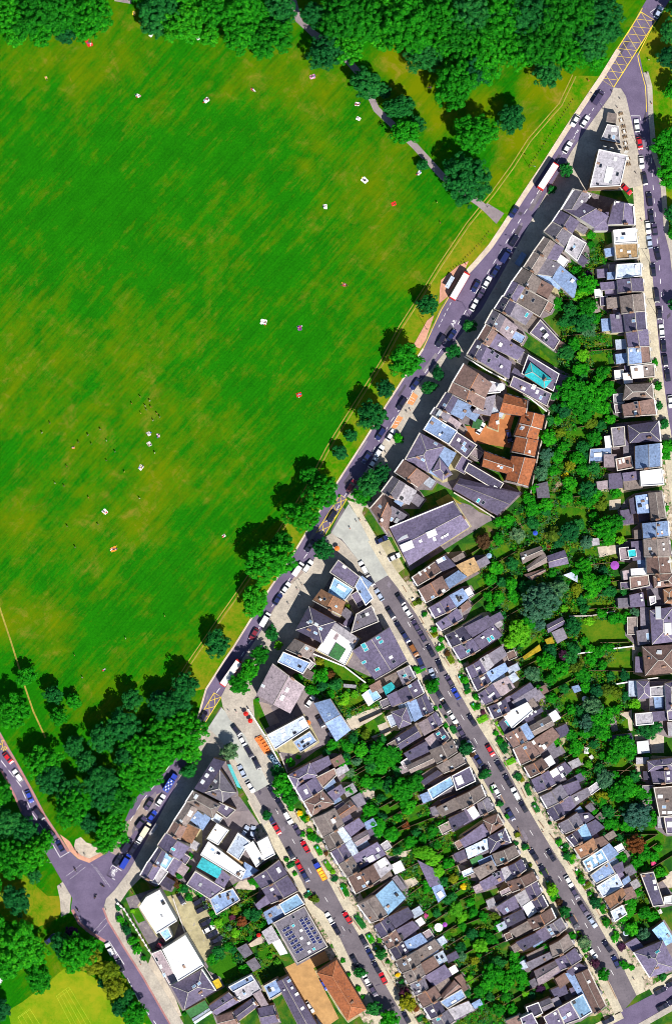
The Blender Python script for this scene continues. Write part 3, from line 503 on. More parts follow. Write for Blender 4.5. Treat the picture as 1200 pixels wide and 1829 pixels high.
HOUSES = '''
@hs
= flat_roofed_building|pale flat-roofed building with white parapet at the fork of the roads|building
* z F pa 14 330,455 655,525 575,870 225,890 w:440,750,80,190 s:520,560 s:545,740 s:345,640
= corner_shop|small low roof with skylights nearest the tip of the fork|building
* z F pa 4 430,160 550,180 570,360 360,320 s:490,210 s:520,210 s:450,290 s:500,300
= mansion_block|large hipped mansion with white parapets below the fork building|building
* B G sg 10.5 412,288 492,158 612,192 545,300
+ B G sp 10.5 430,300 560,250 740,345 640,420
+ B G sp 9.5 785,250 745,400 930,400 918,272
+ B f sp 8.5 620,330 740,320 735,440 650,440
* B G sp 10 400,310 350,385 480,465 530,385
* B G sg 10 350,388 290,455 425,560 480,468
+ B F pa 6.5 480,480 580,540 520,660 440,590 s:500,560 s:480,580
* B G sb 10 285,500 215,595 300,640 358,540
+ B f sp 7 362,545 420,575 375,655 305,640
* B G sb 10 213,600 145,705 230,755 300,642
+ B f sg 7 302,645 395,695 340,765 235,752
+ B f lb 4.5 400,700 520,800 495,930 350,790 s:370,850 s:390,860
* C G sb 9.5 930,320 865,410 1020,490 1060,400
+ C f br 6 1065,405 1150,450 1100,540 1025,490
* C G sp 9.5 858,415 800,515 880,555 940,455 s:840,510
+ C F sb 7 945,460 1110,550 1050,660 887,562 s:960,490 s:925,520 s:1005,545
* C G sl 9.5 790,520 735,605 835,650 880,560 s:790,580
+ C f sg 6.5 885,570 1000,640 950,715 840,652 t:960,650
+ C F sp 4.5 1060,690 1190,830 1150,900 990,780 s:1070,750 s:1090,770 s:1100,830
* C G sg 9.5 720,620 670,710 760,760 805,670 s:720,680
+ C f pk 7 807,672 890,740 840,830 762,762 s:820,745
* C G br 9.5 670,725 610,825 690,870 745,780
+ C f sp 6.5 747,782 940,900 890,965 692,872
* C G sl 9.5 600,830 540,930 625,980 670,880 s:615,880
+ C f sp 7.5 675,885 845,985 830,1100 640,985 s:715,915 s:690,975 s:750,945
= glass_roofed_hall|flat-roofed rear hall crowned by a glowing teal glass hipped lantern|building
* D F sp 5 175,140 385,270 345,390 130,270
+ D H gl 7 190,195 335,310 285,370 150,280
+ D F sp 4.5 70,290 330,410 300,500 45,360 w:135,375,30,25 w:210,365,30,35 s:190,340 s:235,400 s:260,440 s:290,420
+ D f sp 3.5 387,275 480,300 400,395 350,392 s:420,330
* E G br 9.5 715,205 640,330 860,440 905,340
+ E F pa 6 880,320 990,350 965,400 880,410 w:965,365,40,50
* E G br 9.5 638,334 605,405 845,530 858,445 s:730,390
+ E f sg 6 862,448 935,425 900,565 780,540 w:785,495,22,26 w:810,512,22,26
* E G sl 9.5 585,410 520,510 610,550 665,450 s:575,495
+ E f lb 7 670,458 760,500 700,590 622,552
* E G sg 9 510,515 480,560 585,610 615,560 w:535,555,50,30
+ E f pk 6.5 605,565 690,625 660,665 590,610
* E F lb 9.5 490,575 430,670 600,770 660,680 s:570,640 w:540,705,18,18
+ E F sp 7 662,690 800,780 730,870 612,780 w:675,742,24,24 s:715,770 s:705,800 s:720,815
* E H sp 9 400,700 300,880 460,970 570,790 s:420,885 s:510,770
+ E H sp 7 540,880 625,985 560,1025 495,970
* E G br 8.5 285,890 225,975 380,1075 460,1005
* E G sg 8.5 205,1010 130,1110 230,1165 290,1060
+ E f pa 6 295,1066 370,1110 320,1200 234,1166
* F G br 8.5 735,335 650,435 765,610 790,450 s:715,420 s:725,515
+ F f sg 6 800,420 900,480 840,550 775,485 s:795,510 s:815,540 s:840,465
= large_hall|big purple-grey gabled hall with silver rooftop boxes beside the middle street|hall
* G G sp 7 -10,250 430,70 545,245 125,515 w:105,380,90,60 w:280,290,70,50 s:300,330 w:200,343,20,20 w:355,318,16,14 w:375,308,16,14 w:392,297,16,14 w:75,325,80,25
= long_workshop|long purple-roofed low building below the terracotta mews|building
* E X sp 4.5 690,1020 640,1095 945,1275 1110,1120 t:815,1175 s:850,1190
+ E F sl 4.5 750,910 990,1050 950,1110 720,970 t:800,1035 t:905,1090 w:935,1085,30,25
= mews_house|terracotta mews roof highest in the brick courtyard|house
* E G te 6.5 1010,420 1160,465 1145,570 975,540
= mews_house|terracotta mews roof on the courtyard's right, upper of three|house
* D G te 6.5 140,540 115,625 262,662 280,572
= mews_house|terracotta mews roof on the courtyard's right, middle of three|house
* D G te 6.5 112,635 80,712 225,745 248,668 s:130,655
= mews_house|terracotta mews roof on the courtyard's right, lowest of three|house
* D G te 6.5 90,725 60,825 212,858 236,750 w:175,828,20,20
= mews_house|long terracotta mews roof at the courtyard's bottom right corner|house
* D G te 6.5 60,865 15,1030 165,1068 222,885
= mews_house|terracotta mews roof at the courtyard's bottom left|house
* E G te 6.5 865,830 1060,900 1050,990 850,930 w:950,990,20,20
= mews_house|small terracotta lean-to roof inside the brick courtyard|house
* E M te 4 910,570 960,555 950,665 890,640 w:950,620,22,26 w:1020,560,22,22
@hm
* I F sp 7.5 820,205 760,290 925,400 965,320 s:860,250
* I F lb 6.5 968,315 1060,470 1010,520 932,380 s:965,430
* I F cy 7.5 790,330 920,412 860,485 750,432 w:840,400,70,30
* I G tb 8.5 700,415 640,490 830,590 860,500
* I H sl 9 610,540 520,700 700,790 790,640 s:620,640 s:660,660 s:690,690 s:655,720
* I G sb 8.5 510,770 450,840 600,900 650,835 s:590,830
* I F lb 8 430,862 390,930 560,1010 610,935 s:460,925 s:540,960
+ I f sl 6 440,855 500,885 470,930 400,900
= white_terrace_house|white flat-roofed house with a bright green roof lawn|house
* I F wh 4 770,700 930,810 862,945 672,842
+ I f gr 4.3 802,800 862,842 820,912 757,880
+ I f pa 5.5 800,652 960,762 932,808 776,692
= slate_hall|big purple slate hall with teal rooflights beside the middle street|hall
* J X sp 7.5 130,330 380,170 500,400 280,530 t:205,300 t:195,285 t:215,320 t:300,235 t:320,265 t:200,410 t:295,460 s:390,375 s:410,405
* I F sg 6.5 1050,530 1100,640 910,720 950,590 s:990,600 s:1020,590
= corner_pub|large pub with one pale slope and one mauve slope facing the crossing|pub
* L G pk 8 640,360 750,150 970,310 870,490 w:850,325,35,25 w:815,380,40,30 s:680,300
= pub_annexe|long pale blue-white flat roof behind the orange cafe tables|building
* L F bw 8 960,520 1005,600 770,750 715,650 s:820,620 s:830,650 s:905,635 w:970,570,60,50
+ L F lb 4.5 1010,630 1060,700 950,770 900,700 s:960,700 s:985,690 s:1010,680 s:975,730 s:1000,715
= yard_workshop|workshop with a dark slope and sky blue slope behind the pub yard|workshop
* L G lb 5 1050,430 1160,400 1300,610 1200,690
@n1
* N H sp 6.8 465,140 515,230 660,140 610,58
+ N f sp 5.5 615,60 740,5 760,60 665,118
* N G sp 6.8 520,235 570,320 700,240 650,155 s:585,245
+ N F br 5 660,155 785,92 800,140 712,225
* N H br 6.8 575,325 630,425 780,340 695,250
+ N f sp 5 745,265 830,212 860,260 790,315
* N G sb 6.8 640,450 710,580 850,490 790,385 w:780,462,36,30
+ N G br 5 800,400 900,325 950,380 835,450
* N G sb 6.8 715,590 760,670 850,620 800,542
+ N f bw 6 805,543 850,515 905,590 852,622
+ N f sp 5 860,510 960,450 1000,500 905,575
* N G sp 6.8 770,690 820,770 905,715 858,632
+ N f bw 6 862,640 910,605 955,685 908,715
+ N G pk 5 915,590 1015,535 1035,590 955,640
* N G sb 6.8 825,780 880,860 965,812 912,722
+ N f sp 5.5 916,720 1090,622 1150,705 968,808 w:1050,735,50,40 s:1100,670
* N G br 6.8 890,870 945,980 1110,880 1060,785 s:965,865 s:1025,900 s:1000,925
+ N f pa 5 1064,782 1150,730 1200,800 1114,872 w:1130,765,60,55
* T G sb 6.8 760,350 850,470 962,418 880,290
+ T f cy 5.5 885,285 1000,182 1090,300 970,415 s:960,378
* T G sl 6.8 880,500 930,580 1015,525 962,445 s:970,470
+ T f sl 5 968,440 1110,372 1150,430 1022,515 t:1160,370
* T G br 6.8 935,590 980,660 1065,605 1020,530 w:990,595,22,16 w:1030,597,22,16
+ T f sp 5 1028,530 1140,470 1190,515 1072,600
* T G sl 6.8 985,665 1030,740 1115,690 1075,612 w:1075,640,20,14 w:1090,670,20,14
+ U f lb 5.5 285,615 400,555 445,610 322,680
* U G sb 6.8 230,750 280,830 398,770 368,684 s:290,765
+ U f sb 5 375,680 500,602 545,655 405,748 w:470,655,24,24
* U G sb 6.8 285,838 325,910 430,848 400,775
+ U f br 5 408,772 495,722 530,782 440,840
+ U f bw 4 500,715 560,682 590,742 535,778 s:520,725 s:540,740 s:555,720
* U G sg 6.8 335,922 375,990 452,940 422,862 s:385,915
+ U f sp 5 440,858 570,782 620,852 500,925
* U G br 6.8 385,1002 430,1078 545,1005 500,935
+ U G br 5 548,1000 640,895 690,942 590,1015
* U G sl 6.8 432,1085 480,1160 572,1110 535,1042 s:490,1100
+ U F lb 5 545,1040 690,955 722,1012 600,1085 w:640,1040,40,16
* U G sg 6.8 490,1170 530,1240 640,1180 590,1108 t:530,1160
+ U f pa 5 598,1100 740,1042 782,1100 650,1165
@w1
* N G sp 6.8 390,752 448,850 272,945 220,872 w:285,855,18,18 w:390,815,40,26
* N G sp 6.8 450,858 520,965 340,1050 278,952 s:345,950
+ N f sp 5 230,1062 300,1000 338,1045 252,1092 w:325,1008,20,12
* N F cy 6.5 520,990 570,1060 440,1130 400,1060
+ N f lb 4.5 290,1120 398,1058 438,1132 322,1200
= solar_roofed_school|flat mauve roof carrying rows of solar panels beside the left street|school
* T F sg 6 375,365 535,645 325,760 160,480 solar
= terracotta_lodge|bright terracotta hipped building with white chimney lines beside the brick yard|building
* T H te 8 605,750 810,1090 680,1170 470,840
+ T f lb 7.5 530,885 580,905 660,1060 622,1090
= long_terrace|long purple slate terrace left of the brick yard|terrace
* T G sp 7 262,865 470,1215 345,1230 180,905 w:285,940,18,18 s:320,985 s:360,1085 s:265,890
@w2
* J G sg 6.8 520,442 560,520 480,568 440,482 t:490,505
+ J f gl 4.5 340,590 392,560 420,592 360,640
* J G sp 6.8 580,542 620,630 482,700 440,622 w:565,612,18,24 s:525,580
+ J f sp 5 370,652 436,622 470,692 400,722
* J G sl 6.8 640,642 692,758 622,790 582,682 w:630,740,14,14 w:645,768,14,14
+ J f lb 6 508,702 578,682 618,790 560,830
+ J H sp 5 400,772 500,742 532,848 450,880
* J G sp 6.8 710,772 755,850 692,890 660,812
+ J f pk 6 590,852 656,816 688,894 630,930
+ J G sl 5 430,952 560,870 600,942 462,1030
* J G sl 6.8 760,882 805,950 747,998 702,922 t:730,920 t:765,945
+ J f pk 6 640,962 698,922 743,1000 690,1030
+ J f sl 5 490,1062 636,982 678,1042 530,1110
* J G sb 6.8 830,972 860,1050 722,1130 672,1042 w:750,1075,18,14
+ J G sb 5 510,1152 676,1072 712,1122 540,1200
* O G sb 6.8 680,182 720,250 572,320 522,272
+ O f sl 5 410,382 520,308 552,330 440,405
* O F sl 6.8 750,282 790,380 662,442 632,345 w:680,375,60,50
+ O F cy 5 460,440 612,352 640,412 492,510
* O G sb 6.8 830,412 860,490 702,580 660,502
+ O f sb 5 520,572 652,502 692,570 560,630
* O G sg 6.8 880,502 920,580 832,622 812,545
+ O f wh 6.4 742,590 782,562 820,620 780,650
+ O f sl 5 610,652 712,602 742,662 640,732
* O H br 6.8 950,622 990,690 900,752 858,662
+ O f sp 5 690,802 842,692 892,762 722,852
* O H sl 6.8 1000,722 1040,820 902,890 892,782 s:970,760
+ O f bw 5.5 730,862 880,792 890,862 750,930 w:785,880,22,26 s:860,810 s:850,860
+ O f gr 3 762,942 832,912 850,942 780,980
* O G sb 6.8 1070,842 1100,910 952,980 922,902 t:985,935
+ O f sb 5 780,1012 912,952 942,1012 830,1080
* O G sl 6.8 1120,942 1150,1010 1072,1060 1032,992
+ O f pa 6 982,1012 1030,992 1068,1062 1012,1100
+ O f sp 5 830,1102 978,1022 1000,1090 860,1160 s:930,1050 s:960,1040
* Q G br 6.8 200,632 230,690 62,770 22,702
* Q G sp 6.8 230,702 260,780 192,830 152,742
+ Q f pa 6 82,802 147,762 182,838 122,870
+ Q f sp 5 -50,882 72,805 100,880 0,930 s:20,900
* Q G sl 6.8 270,802 305,870 242,910 202,842
+ Q f wh 6.2 137,880 192,842 230,910 175,950
+ Q f sl 5 0,962 122,902 150,960 30,1020
* Q G br 6.8 330,892 360,960 212,1040 172,972
+ Q f sb 5 40,1052 168,982 200,1030 90,1090 w:155,1060,90,20
* Q G sg 6.8 400,962 440,1030 342,1088 292,1022 s:315,1020 s:325,1040 s:340,1065
+ Q f sp 6 232,1062 290,1027 330,1090 280,1120
+ Q f sl 5 90,1132 230,1065 262,1122 140,1190
* V G sb 6.8 450,562 490,640 350,720 330,642
+ V f sg 5 160,762 338,682 350,722 190,812
* V G sp 6.8 500,662 545,740 410,810 368,742
+ V G pk 5 220,822 360,752 390,820 250,920
* V f sl 6 530,772 590,800 490,850 450,822 w:510,802,24,14
* V G br 7 600,812 720,1062 640,1120 512,852 w:600,895,20,24
+ V f lb 6 440,845 490,830 620,1090 590,1100
* V F cy 6.5 560,992 620,1110 540,1160 472,1042
* V F sp 6.5 470,1042 540,1160 430,1200 380,1092 s:430,1155
+ V f sg 4.5 330,1032 380,1010 410,1060 350,1080
+ V f sp 4.5 470,950 530,930 550,970 490,990
* V F sp 6.5 378,1095 430,1205 330,1240 285,1150 w:362,1125,20,20
@e2
* G G br 6.8 150,602 185,660 345,562 300,502 w:200,575,30,10 w:230,555,22,18 w:260,535,20,8
+ G f sl 5 305,500 380,452 450,520 352,560 s:330,490 s:350,480 s:370,470
* G G br 6.8 195,692 245,780 402,690 350,602 s:365,700 s:290,745
+ G f lb 5 382,620 470,562 528,602 412,680
+ G f ta 4.5 462,520 580,468 620,550 532,596
* G G sp 6.8 270,822 310,890 452,820 402,742 w:335,838,36,16
+ G f lb 5.5 405,740 500,690 540,750 456,818 s:470,760 s:490,750
* G G sp 6.8 320,932 360,980 500,900 460,832
+ G f pa 5 440,850 490,838 500,890 460,900
* G G sl 6.8 385,1022 430,1100 560,1040 502,962 w:460,1020,16,12 w:485,1045,16,12
+ G f sp 5 507,968 680,882 720,942 566,1035
* G G sp 6.8 440,1112 490,1190 622,1120 572,1052 s:510,1085 t:540,1130
+ G f sp 5 577,1050 720,952 780,1020 640,1112 t:690,1050 t:715,1035
* J G sp 6.8 935,452 970,530 1068,482 1022,402 w:1010,455,16,40
+ J f pa 6 1028,395 1080,362 1120,430 1072,475
+ J f sg 5 1084,360 1180,300 1215,360 1124,428
* J G sl 6.8 975,542 1010,610 1100,552 1062,488 w:1045,525,16,36
+ J f lb 5.5 1066,490 1200,420 1225,470 1106,550
* J G sp 6.8 1020,642 1070,710 1172,660 1112,572 w:1105,645,16,60
+ J f pk 5 1116,570 1220,520 1270,590 1178,655
* J G sl 6.8 1090,732 1130,810 1240,760 1205,680 s:1165,705 s:1160,755
+ K f sl 5 50,370 180,282 204,315 82,402
+ K f sg 5 60,412 220,315 242,362 92,450
* K F wh 6.6 -5,505 60,600 200,480 160,422
+ K f sl 6 -30,570 0,540 78,600 8,635 t:20,560 t:35,580
+ K f sl 4.5 112,542 262,462 272,485 142,562 w:165,515,12,12 w:195,500,12,12 w:222,485,12,12
* K G br 6.8 10,652 70,740 162,692 110,600 w:85,655,34,14 s:125,700
+ K f lb 6 114,600 160,572 208,660 167,688
+ K G sb 5 184,592 320,522 352,580 222,650
* K G br 6.8 70,752 120,860 252,790 182,702 s:145,740 s:240,755
+ K f br 5 186,702 340,602 390,660 256,785 w:285,735,26,34 s:210,705
* K G br 6.8 150,882 190,950 312,880 268,822 s:210,905
+ K f wh 5.5 282,832 330,802 358,850 314,876
* K G sp 6.8 200,972 240,1060 362,1000 312,912 s:265,980
+ K f sp 5 318,920 430,852 480,902 368,998 w:360,920,60,50 w:405,890,30,30 s:430,930 s:415,940
* K G sg 6.8 265,1092 310,1170 452,1088 402,1012
+ K f sp 5 408,1020 520,982 540,1030 458,1084
* Q G sl 6.8 310,192 360,260 432,218 392,135
+ Q f sp 5.5 397,133 470,92 500,160 437,212
+ Q f sg 4.5 474,92 590,32 610,80 504,155
* Q G sg 6.8 390,287 440,350 560,288 518,212
+ Q f sl 5 524,218 600,212 640,242 566,284
* Q G sl 6.8 450,382 500,440 560,402 518,335
+ Q f cy 6 520,332 580,292 620,380 562,408
+ Q f sl 5 592,292 650,262 710,310 622,372
* Q G tb 6.8 505,462 550,530 660,462 630,392
+ Q f br 5 640,402 700,382 740,422 668,456
* Q F cy 6.8 565,552 605,625 735,550 690,470 w:610,575,40,30 w:650,550,36,26 w:640,515,30,24 w:685,520,40,30 w:620,600,30,20
+ Q f lb 5 695,470 750,432 810,500 740,548
* Q F lb 6.8 620,652 660,710 788,640 740,560 s:690,665 s:755,660
+ Q f sp 5 780,595 840,562 850,620 798,645
* Q F bw 6.8 665,732 710,805 845,732 800,647 s:710,730 s:780,680
+ Q f lb 4.5 848,690 885,662 895,692 856,722
* Q G tb 6.8 720,815 762,890 862,800 840,747
+ Q f br 5 852,760 910,742 940,800 868,830
* Q F bw 6 765,912 792,980 870,930 840,872 s:812,915
= curved_house|dark curved roof with white rim at the lower right|house
* Q F sl 6 975,650 1065,635 1140,860 1060,870 s:1070,700 s:1080,745
+ Q F wh 3.5 1145,812 1190,802 1192,850 1147,852 s:1165,828
= corner_house|large purple hipped corner house at the bottom right street corner|house
* V H sp 7 930,690 1040,860 1225,800 1130,610 s:1030,715 t:1090,680
+ V f cy 5.5 1062,532 1135,476 1210,600 1145,638
+ V f sp 4.5 870,630 940,592 990,648 930,688
@r3
= villa|white flat-roofed house strewn with dark roof clutter on right-edge street|house
* B F wh 8 930,432 945,530 792,538 785,447 s:820,470 s:850,470 s:840,500
= villa|house with a tan roof terrace on the right-edge street|house
* B F ta 8 945,542 950,640 802,650 792,548 w:835,590,14,14 w:890,600,18,26
+ B f lb 4.5 720,582 780,572 790,620 730,630
* B F bw 8 970,682 976,770 800,790 810,692
+ B f lb 5 740,750 798,745 798,788 742,792
* B G sp 8 980,792 990,880 822,890 812,802
+ B f sp 5 690,822 800,812 802,860 700,870
* B G sb 8 990,902 1000,1018 842,1038 830,922
+ B f sb 5 735,932 825,926 830,990 740,1000
* B G sl 8 1000,1024 1010,1150 872,1170 856,1044 s:920,1095
+ B f sp 5.5 760,1052 840,1047 855,1165 772,1170
* D G sp 8 1020,-45 1030,70 892,80 872,-30
* D F br 7.5 1032,76 1045,190 892,205 886,86
+ D f lb 7.9 890,88 970,80 978,198 896,203 w:905,105,14,14
* D F sb 7.5 1062,202 1070,290 918,300 905,220
+ D f wh 7.9 908,222 985,213 990,294 920,299
+ D f wh 5 850,272 906,268 912,330 860,335
* D H sb 7.5 1050,342 1060,450 855,455 872,352
* D G br 7.5 1062,452 1080,560 862,575 848,492 w:935,555,40,20 s:935,480
* D H sl 8 1095,612 1110,750 902,760 890,642
+ D F sg 4.5 765,662 855,652 860,780 780,790
* D G lb 8 1112,772 1112,930 942,950 940,792
+ D F br 4.5 800,882 900,862 915,940 810,960 w:825,900,10,30 w:850,890,10,30
* D F wh 8 1120,952 1135,1060 982,1070 976,970 s:990,985
+ D f sp 5.5 850,982 968,967 972,1022 860,1035
+ D f sp 4 750,992 835,982 840,1080 755,1090
* y G sb 7.5 980,2 1020,260 872,290 842,12
+ y f lb 6 702,42 838,22 858,210 722,216 w:822,62,26,30 s:822,150
+ y f sl 4.5 632,82 698,52 708,210 652,226
* y G lb 7.5 1040,312 1050,470 792,500 780,340 w:975,430,30,20
* y G sb 7.5 1040,502 1060,690 802,690 792,522 w:990,560,26,22 w:995,615,26,22
+ y F gl 4 618,632 690,622 700,690 630,702
* y G br 7.5 1050,702 1075,870 832,880 822,712 w:1055,750,14,30
+ y f wh 5 655,832 808,822 815,890 660,896
* y H br 7.5 1102,880 1110,1010 912,1030 902,912 w:950,990,50,34
+ y F br 5 640,922 825,902 840,1010 650,1050 s:735,985
* y H tb 7.5 1102,1040 1112,1200 1018,1192 1008,1062
+ y f sp 5 640,1122 770,1092 790,1230 650,1240 w:765,1168,26,12
+ y F pa 6 850,1140 905,1130 910,1190 862,1215
* y H sp 7.5 1105,1250 1112,1610 882,1640 862,1290 w:940,1310,150,60 w:1040,1480,130,90
+ y f sg 5 715,1512 840,1492 870,1630 730,1650 s:828,1550 s:830,1580 s:832,1605
* K H br 7.5 1220,10 1215,200 1012,220 992,25 w:1105,60,30,34
* K H sp 7.5 1225,275 1225,480 1160,485 1150,292
+ K H sp 5.5 950,272 1030,270 1040,380 960,390
+ K F pa 5.5 1045,312 1140,302 1145,370 1050,376
+ K f lb 4 1070,382 1130,378 1130,455 1080,458
* K F sp 7.5 1165,482 1225,478 1225,540 1172,545
+ K f sp 6 1062,490 1162,482 1170,540 1070,552
+ K F pa 5 940,502 1050,492 1060,570 945,580
= square_canopy|square white canopy over a garden terrace at right edge|canopy
* K f wh 2.6 952,705 1022,697 1032,772 958,778
* K H sp 7.5 1220,815 1220,900 1035,908 1030,840
* K G sp 7 1220,905 1225,985 1070,992 1050,912 s:1165,920 s:1165,960
* Q F sb 7 1225,20 1225,220 1110,232 1070,32 w:1112,90,26,36 s:1140,165 s:1140,205 s:1180,205
* Q F sp 6.5 1225,240 1225,352 1162,352 1142,242 w:1180,290,40,40
@ob
* D F lb 3 620,812 760,802 760,890 610,905 w:690,848,100,30
* D M sg 2.6 230,1067 305,1047 318,1150 240,1152
* H G sb 3 0,480 150,430 172,482 20,560 w:15,518,12,12 w:35,497,12,12
* H G sb 2.8 50,585 180,482 210,550 62,622
* H G br 2.6 30,650 180,605 190,625 90,690
* H G sp 3 215,505 340,462 370,560 230,592
* H G sp 3 210,1050 320,992 345,1040 220,1108
* H f sg 2.8 250,1112 330,1077 360,1150 290,1190
* H f bw 2.4 345,655 400,640 440,660 440,705
= tarpaulin_frame|bright yellow tarpaulin stretched over a long garden frame|tarpaulin
* H M ye 2.2 20,1300 140,1210 150,1252 30,1322
= tarpaulin_frame|smaller bright yellow tarpaulin at the upper end of the long one|tarpaulin
* H M ye 2.4 195,1170 240,1150 255,1190 210,1195
* O f sp 3 385,950 490,1010 545,1110 470,1130
* U f lb 3 490,230 545,190 580,280 530,325 w:545,275,40,46
* S M sg 2.6 900,662 960,632 1000,690 950,720
* S f sg 2.6 965,762 1020,732 1060,790 1010,820
* S f pa 3.5 1077,545 1140,502 1190,590 1122,625
* T f wh 3.5 152,625 200,602 250,690 202,702
* K M sl 2.6 740,660 900,640 912,672 750,692
* K f lb 2.6 820,690 912,675 916,720 840,725
* K f lb 2.4 487,310 525,300 545,330 505,345
* H f pa 2.4 550,370 610,365 615,410 565,415
* J F cy 3 230,615 275,602 318,662 268,690
* J f wh 3 190,650 228,618 266,692 232,718
* E f gr 2.6 790,590 840,610 820,660 775,650
* S f gr 3 535,1105 660,1037 690,1090 570,1150
= conservatory|white framed glass conservatory beside the green flat roof|conservatory
* S G bw 3 580,1162 690,1092 712,1120 600,1195
* I f sp 3 905,585 925,620 880,680 845,665
= wooden_pergola|small slatted pergola on the triangular lawn|pergola
* I M pa 2.3 862,1088 938,1095 932,1115 860,1108
* B f sb 2.8 620,985 660,960 680,1020 630,1040
* B F sg 3 1,1 2,1 2,2 1,2
@hb
= triangular_block|wedge-shaped block with white dormers and teal awning at the crossing|building
* M M sl 8 805,25 675,230 745,258 885,45 w:790,95,30,26 w:760,140,30,26 w:730,185,30,26
+ M H sg 8.5 852,105 748,262 872,325 960,262 s:790,220 s:820,180
+ M F sp 6.5 850,335 960,385 900,440 830,392 s:900,370
* M H sb 9 665,255 615,330 800,440 848,352 w:682,292,36,24
* M G sb 9 610,340 530,460 608,500 690,382 s:645,400 s:635,420
+ M f lb 6 692,402 730,430 690,490 645,456
* M G br 9 525,475 480,550 568,590 608,512
+ M f tb 6.5 620,492 700,530 650,620 574,590
* M G sp 9 470,558 415,640 560,740 628,652 t:520,660
* M G sl 9 410,662 350,750 418,788 462,694
+ M F cy 6.5 466,694 525,722 470,810 420,775 w:462,755,30,40
+ M f sp 5.5 530,732 580,762 520,850 475,812
* M G sp 9 340,762 290,850 370,885 418,800
+ M F pa 6 430,802 480,832 420,912 372,900
= white_workshop|square white flat roof, uppermost of the white yard roofs|workshop
* M F wh 5 830,490 910,535 840,630 765,590
= white_workshop|long white roof with four dark skylights|workshop
* M F wh 6 775,617 720,710 1000,880 1030,812 s:800,670 s:778,700 s:842,695 s:820,725
= white_workshop|white roof between the long white roof and the yard cars|workshop
* M F bw 5.5 980,557 1062,615 988,738 907,682
= white_workshop|pair of white roofs nearest the left street's kerb|workshop
* M F wh 5.5 1090,617 1030,652 1110,788 1168,740
+ M F wh 6 1122,622 1192,582 1240,700 1172,738
= tan_roofed_store|narrow tan roof beside the long white roof|building
* M f ta 4.5 882,682 1010,760 990,800 862,722
= teal_roofed_store|bright turquoise metal roof with three dark vents|building
* M M tq 5 730,732 865,812 830,868 695,792
+ M F sp 5.5 680,830 880,950 780,1020 620,920
+ M f sp 5 866,822 920,870 880,938 818,905
= corrugated_store|grey-green corrugated lean-to at the right end of the long white roof|building
* M f lb 4 1030,765 1120,820 1062,855 1005,880
= paired_garages|pale blue-grey double flat roof with three dark rooflights|building
* M F lb 4 780,1012 940,952 990,1030 830,1130 s:830,1075 s:910,990 s:945,1030
= white_block|bright white many-sided roof beside the car park|apartment block
* S F wh 11 340,250 460,460 320,547 205,365 250,300
+ S F cy 8 347,547 400,517 425,572 387,600 w:445,560,60,20
= white_block|bright white oblong roof nearest the lower road|apartment block
* S F wh 10 370,672 525,572 650,780 476,888
+ S F pk 4 292,702 355,677 465,880 412,912 s:320,740 s:350,790 s:375,850
= villa|large purple hipped villa below the white oblong roof|house
* S H sp 8 640,817 735,960 520,1090 430,928 s:590,925 s:625,905
+ S f ye 2.6 725,900 760,882 785,930 740,945
= corner_shop|low cluttered brown roof at the very tip of the fork|building
* z f sb 3.2 440,15 530,30 520,120 425,105
@bc
* V F sl 5 160,1080 240,1050 270,1120 190,1160
* V F sp 6 120,1160 195,1125 235,1200 150,1240
* V f br 5 20,1180 110,1140 150,1215 60,1250
* V f sl 4 340,960 430,920 450,980 370,1010
* V f br 4 370,880 430,840 470,890 400,940
* V G sg 5 250,1050 320,1020 350,1075 285,1105
@sw
* S F lb 6 840,932 990,852 1018,890 872,968 s:965,882
+ S f pa 5.5 875,970 1020,892 1060,960 912,1038 w:905,1015,30,20 s:945,978
* S G sp 6.5 700,1072 830,982 908,1040 750,1130
* S G sp 6.5 860,1120 1000,1020 1040,1070 910,1170 w:1020,1045,20,30
* S f pk 6 1012,992 1060,965 1120,1070 1080,1090
* S G br 6.5 750,1152 858,1122 900,1200 780,1225
* S G sp 6.5 1050,1092 1150,1072 1190,1180 1080,1200
* S F lb 6 1090,930 1180,880 1230,960 1130,1020 s:1150,950
'''
ROOFWORD = dict(sl='dark slate', sp='purple-grey slate', sg='grey', sb='brown-grey', br='brown', te='terracotta', tb='russet', tq='turquoise', ta='tan', lb='blue-grey', cy='bright blue', pa='pale grey', pk='pinkish', wh='white', gl='teal', gr='green', bw='blue-white', ye='yellow')
FOOT = []          # footprints in px for keeping plants out
class Roof:
    def __init__(s): s.faces = []
    def at(s, x, y):
        for f in s.faces:
            if inside((x, y), f):
                a, b, c = Vector(f[0]), Vector(f[1]), Vector(f[2]); n = (b-a).cross(c-a)
                if abs(n.z) < 1e-6: continue
                if n.z < 0: n = -n
                return a.z - (n.x*(x-a.x)+n.y*(y-a.y))/n.z, n.normalized()
        return None
_unit = {}
def unit_box(name, mat):
    if (name, mat) not in _unit:
        mb = MB(); mb.box((0,0,0.5), (1,1,1)); _unit[(name, mat)] = mb.mesh(name, [M(mat)])
    return _unit[(name, mat)]
def on_roof(name, m, parent, r, p, u, sc, lift=0.0):
    h = r.at(p[0], p[1])
    if h is None: return None
    z, n = h; ux = Vector((u[0], u[1], 0)); ux = (ux - n*ux.dot(n)).normalized(); uy = n.cross(ux)
    mt = Matrix((ux, uy, n)).transposed().to_4x4(); mt.translation = Vector((p[0], p[1], z)) + n*lift
    o = obj(name, m, parent); o.matrix_local = mt @ Matrix.Diagonal((*sc, 1)); return o
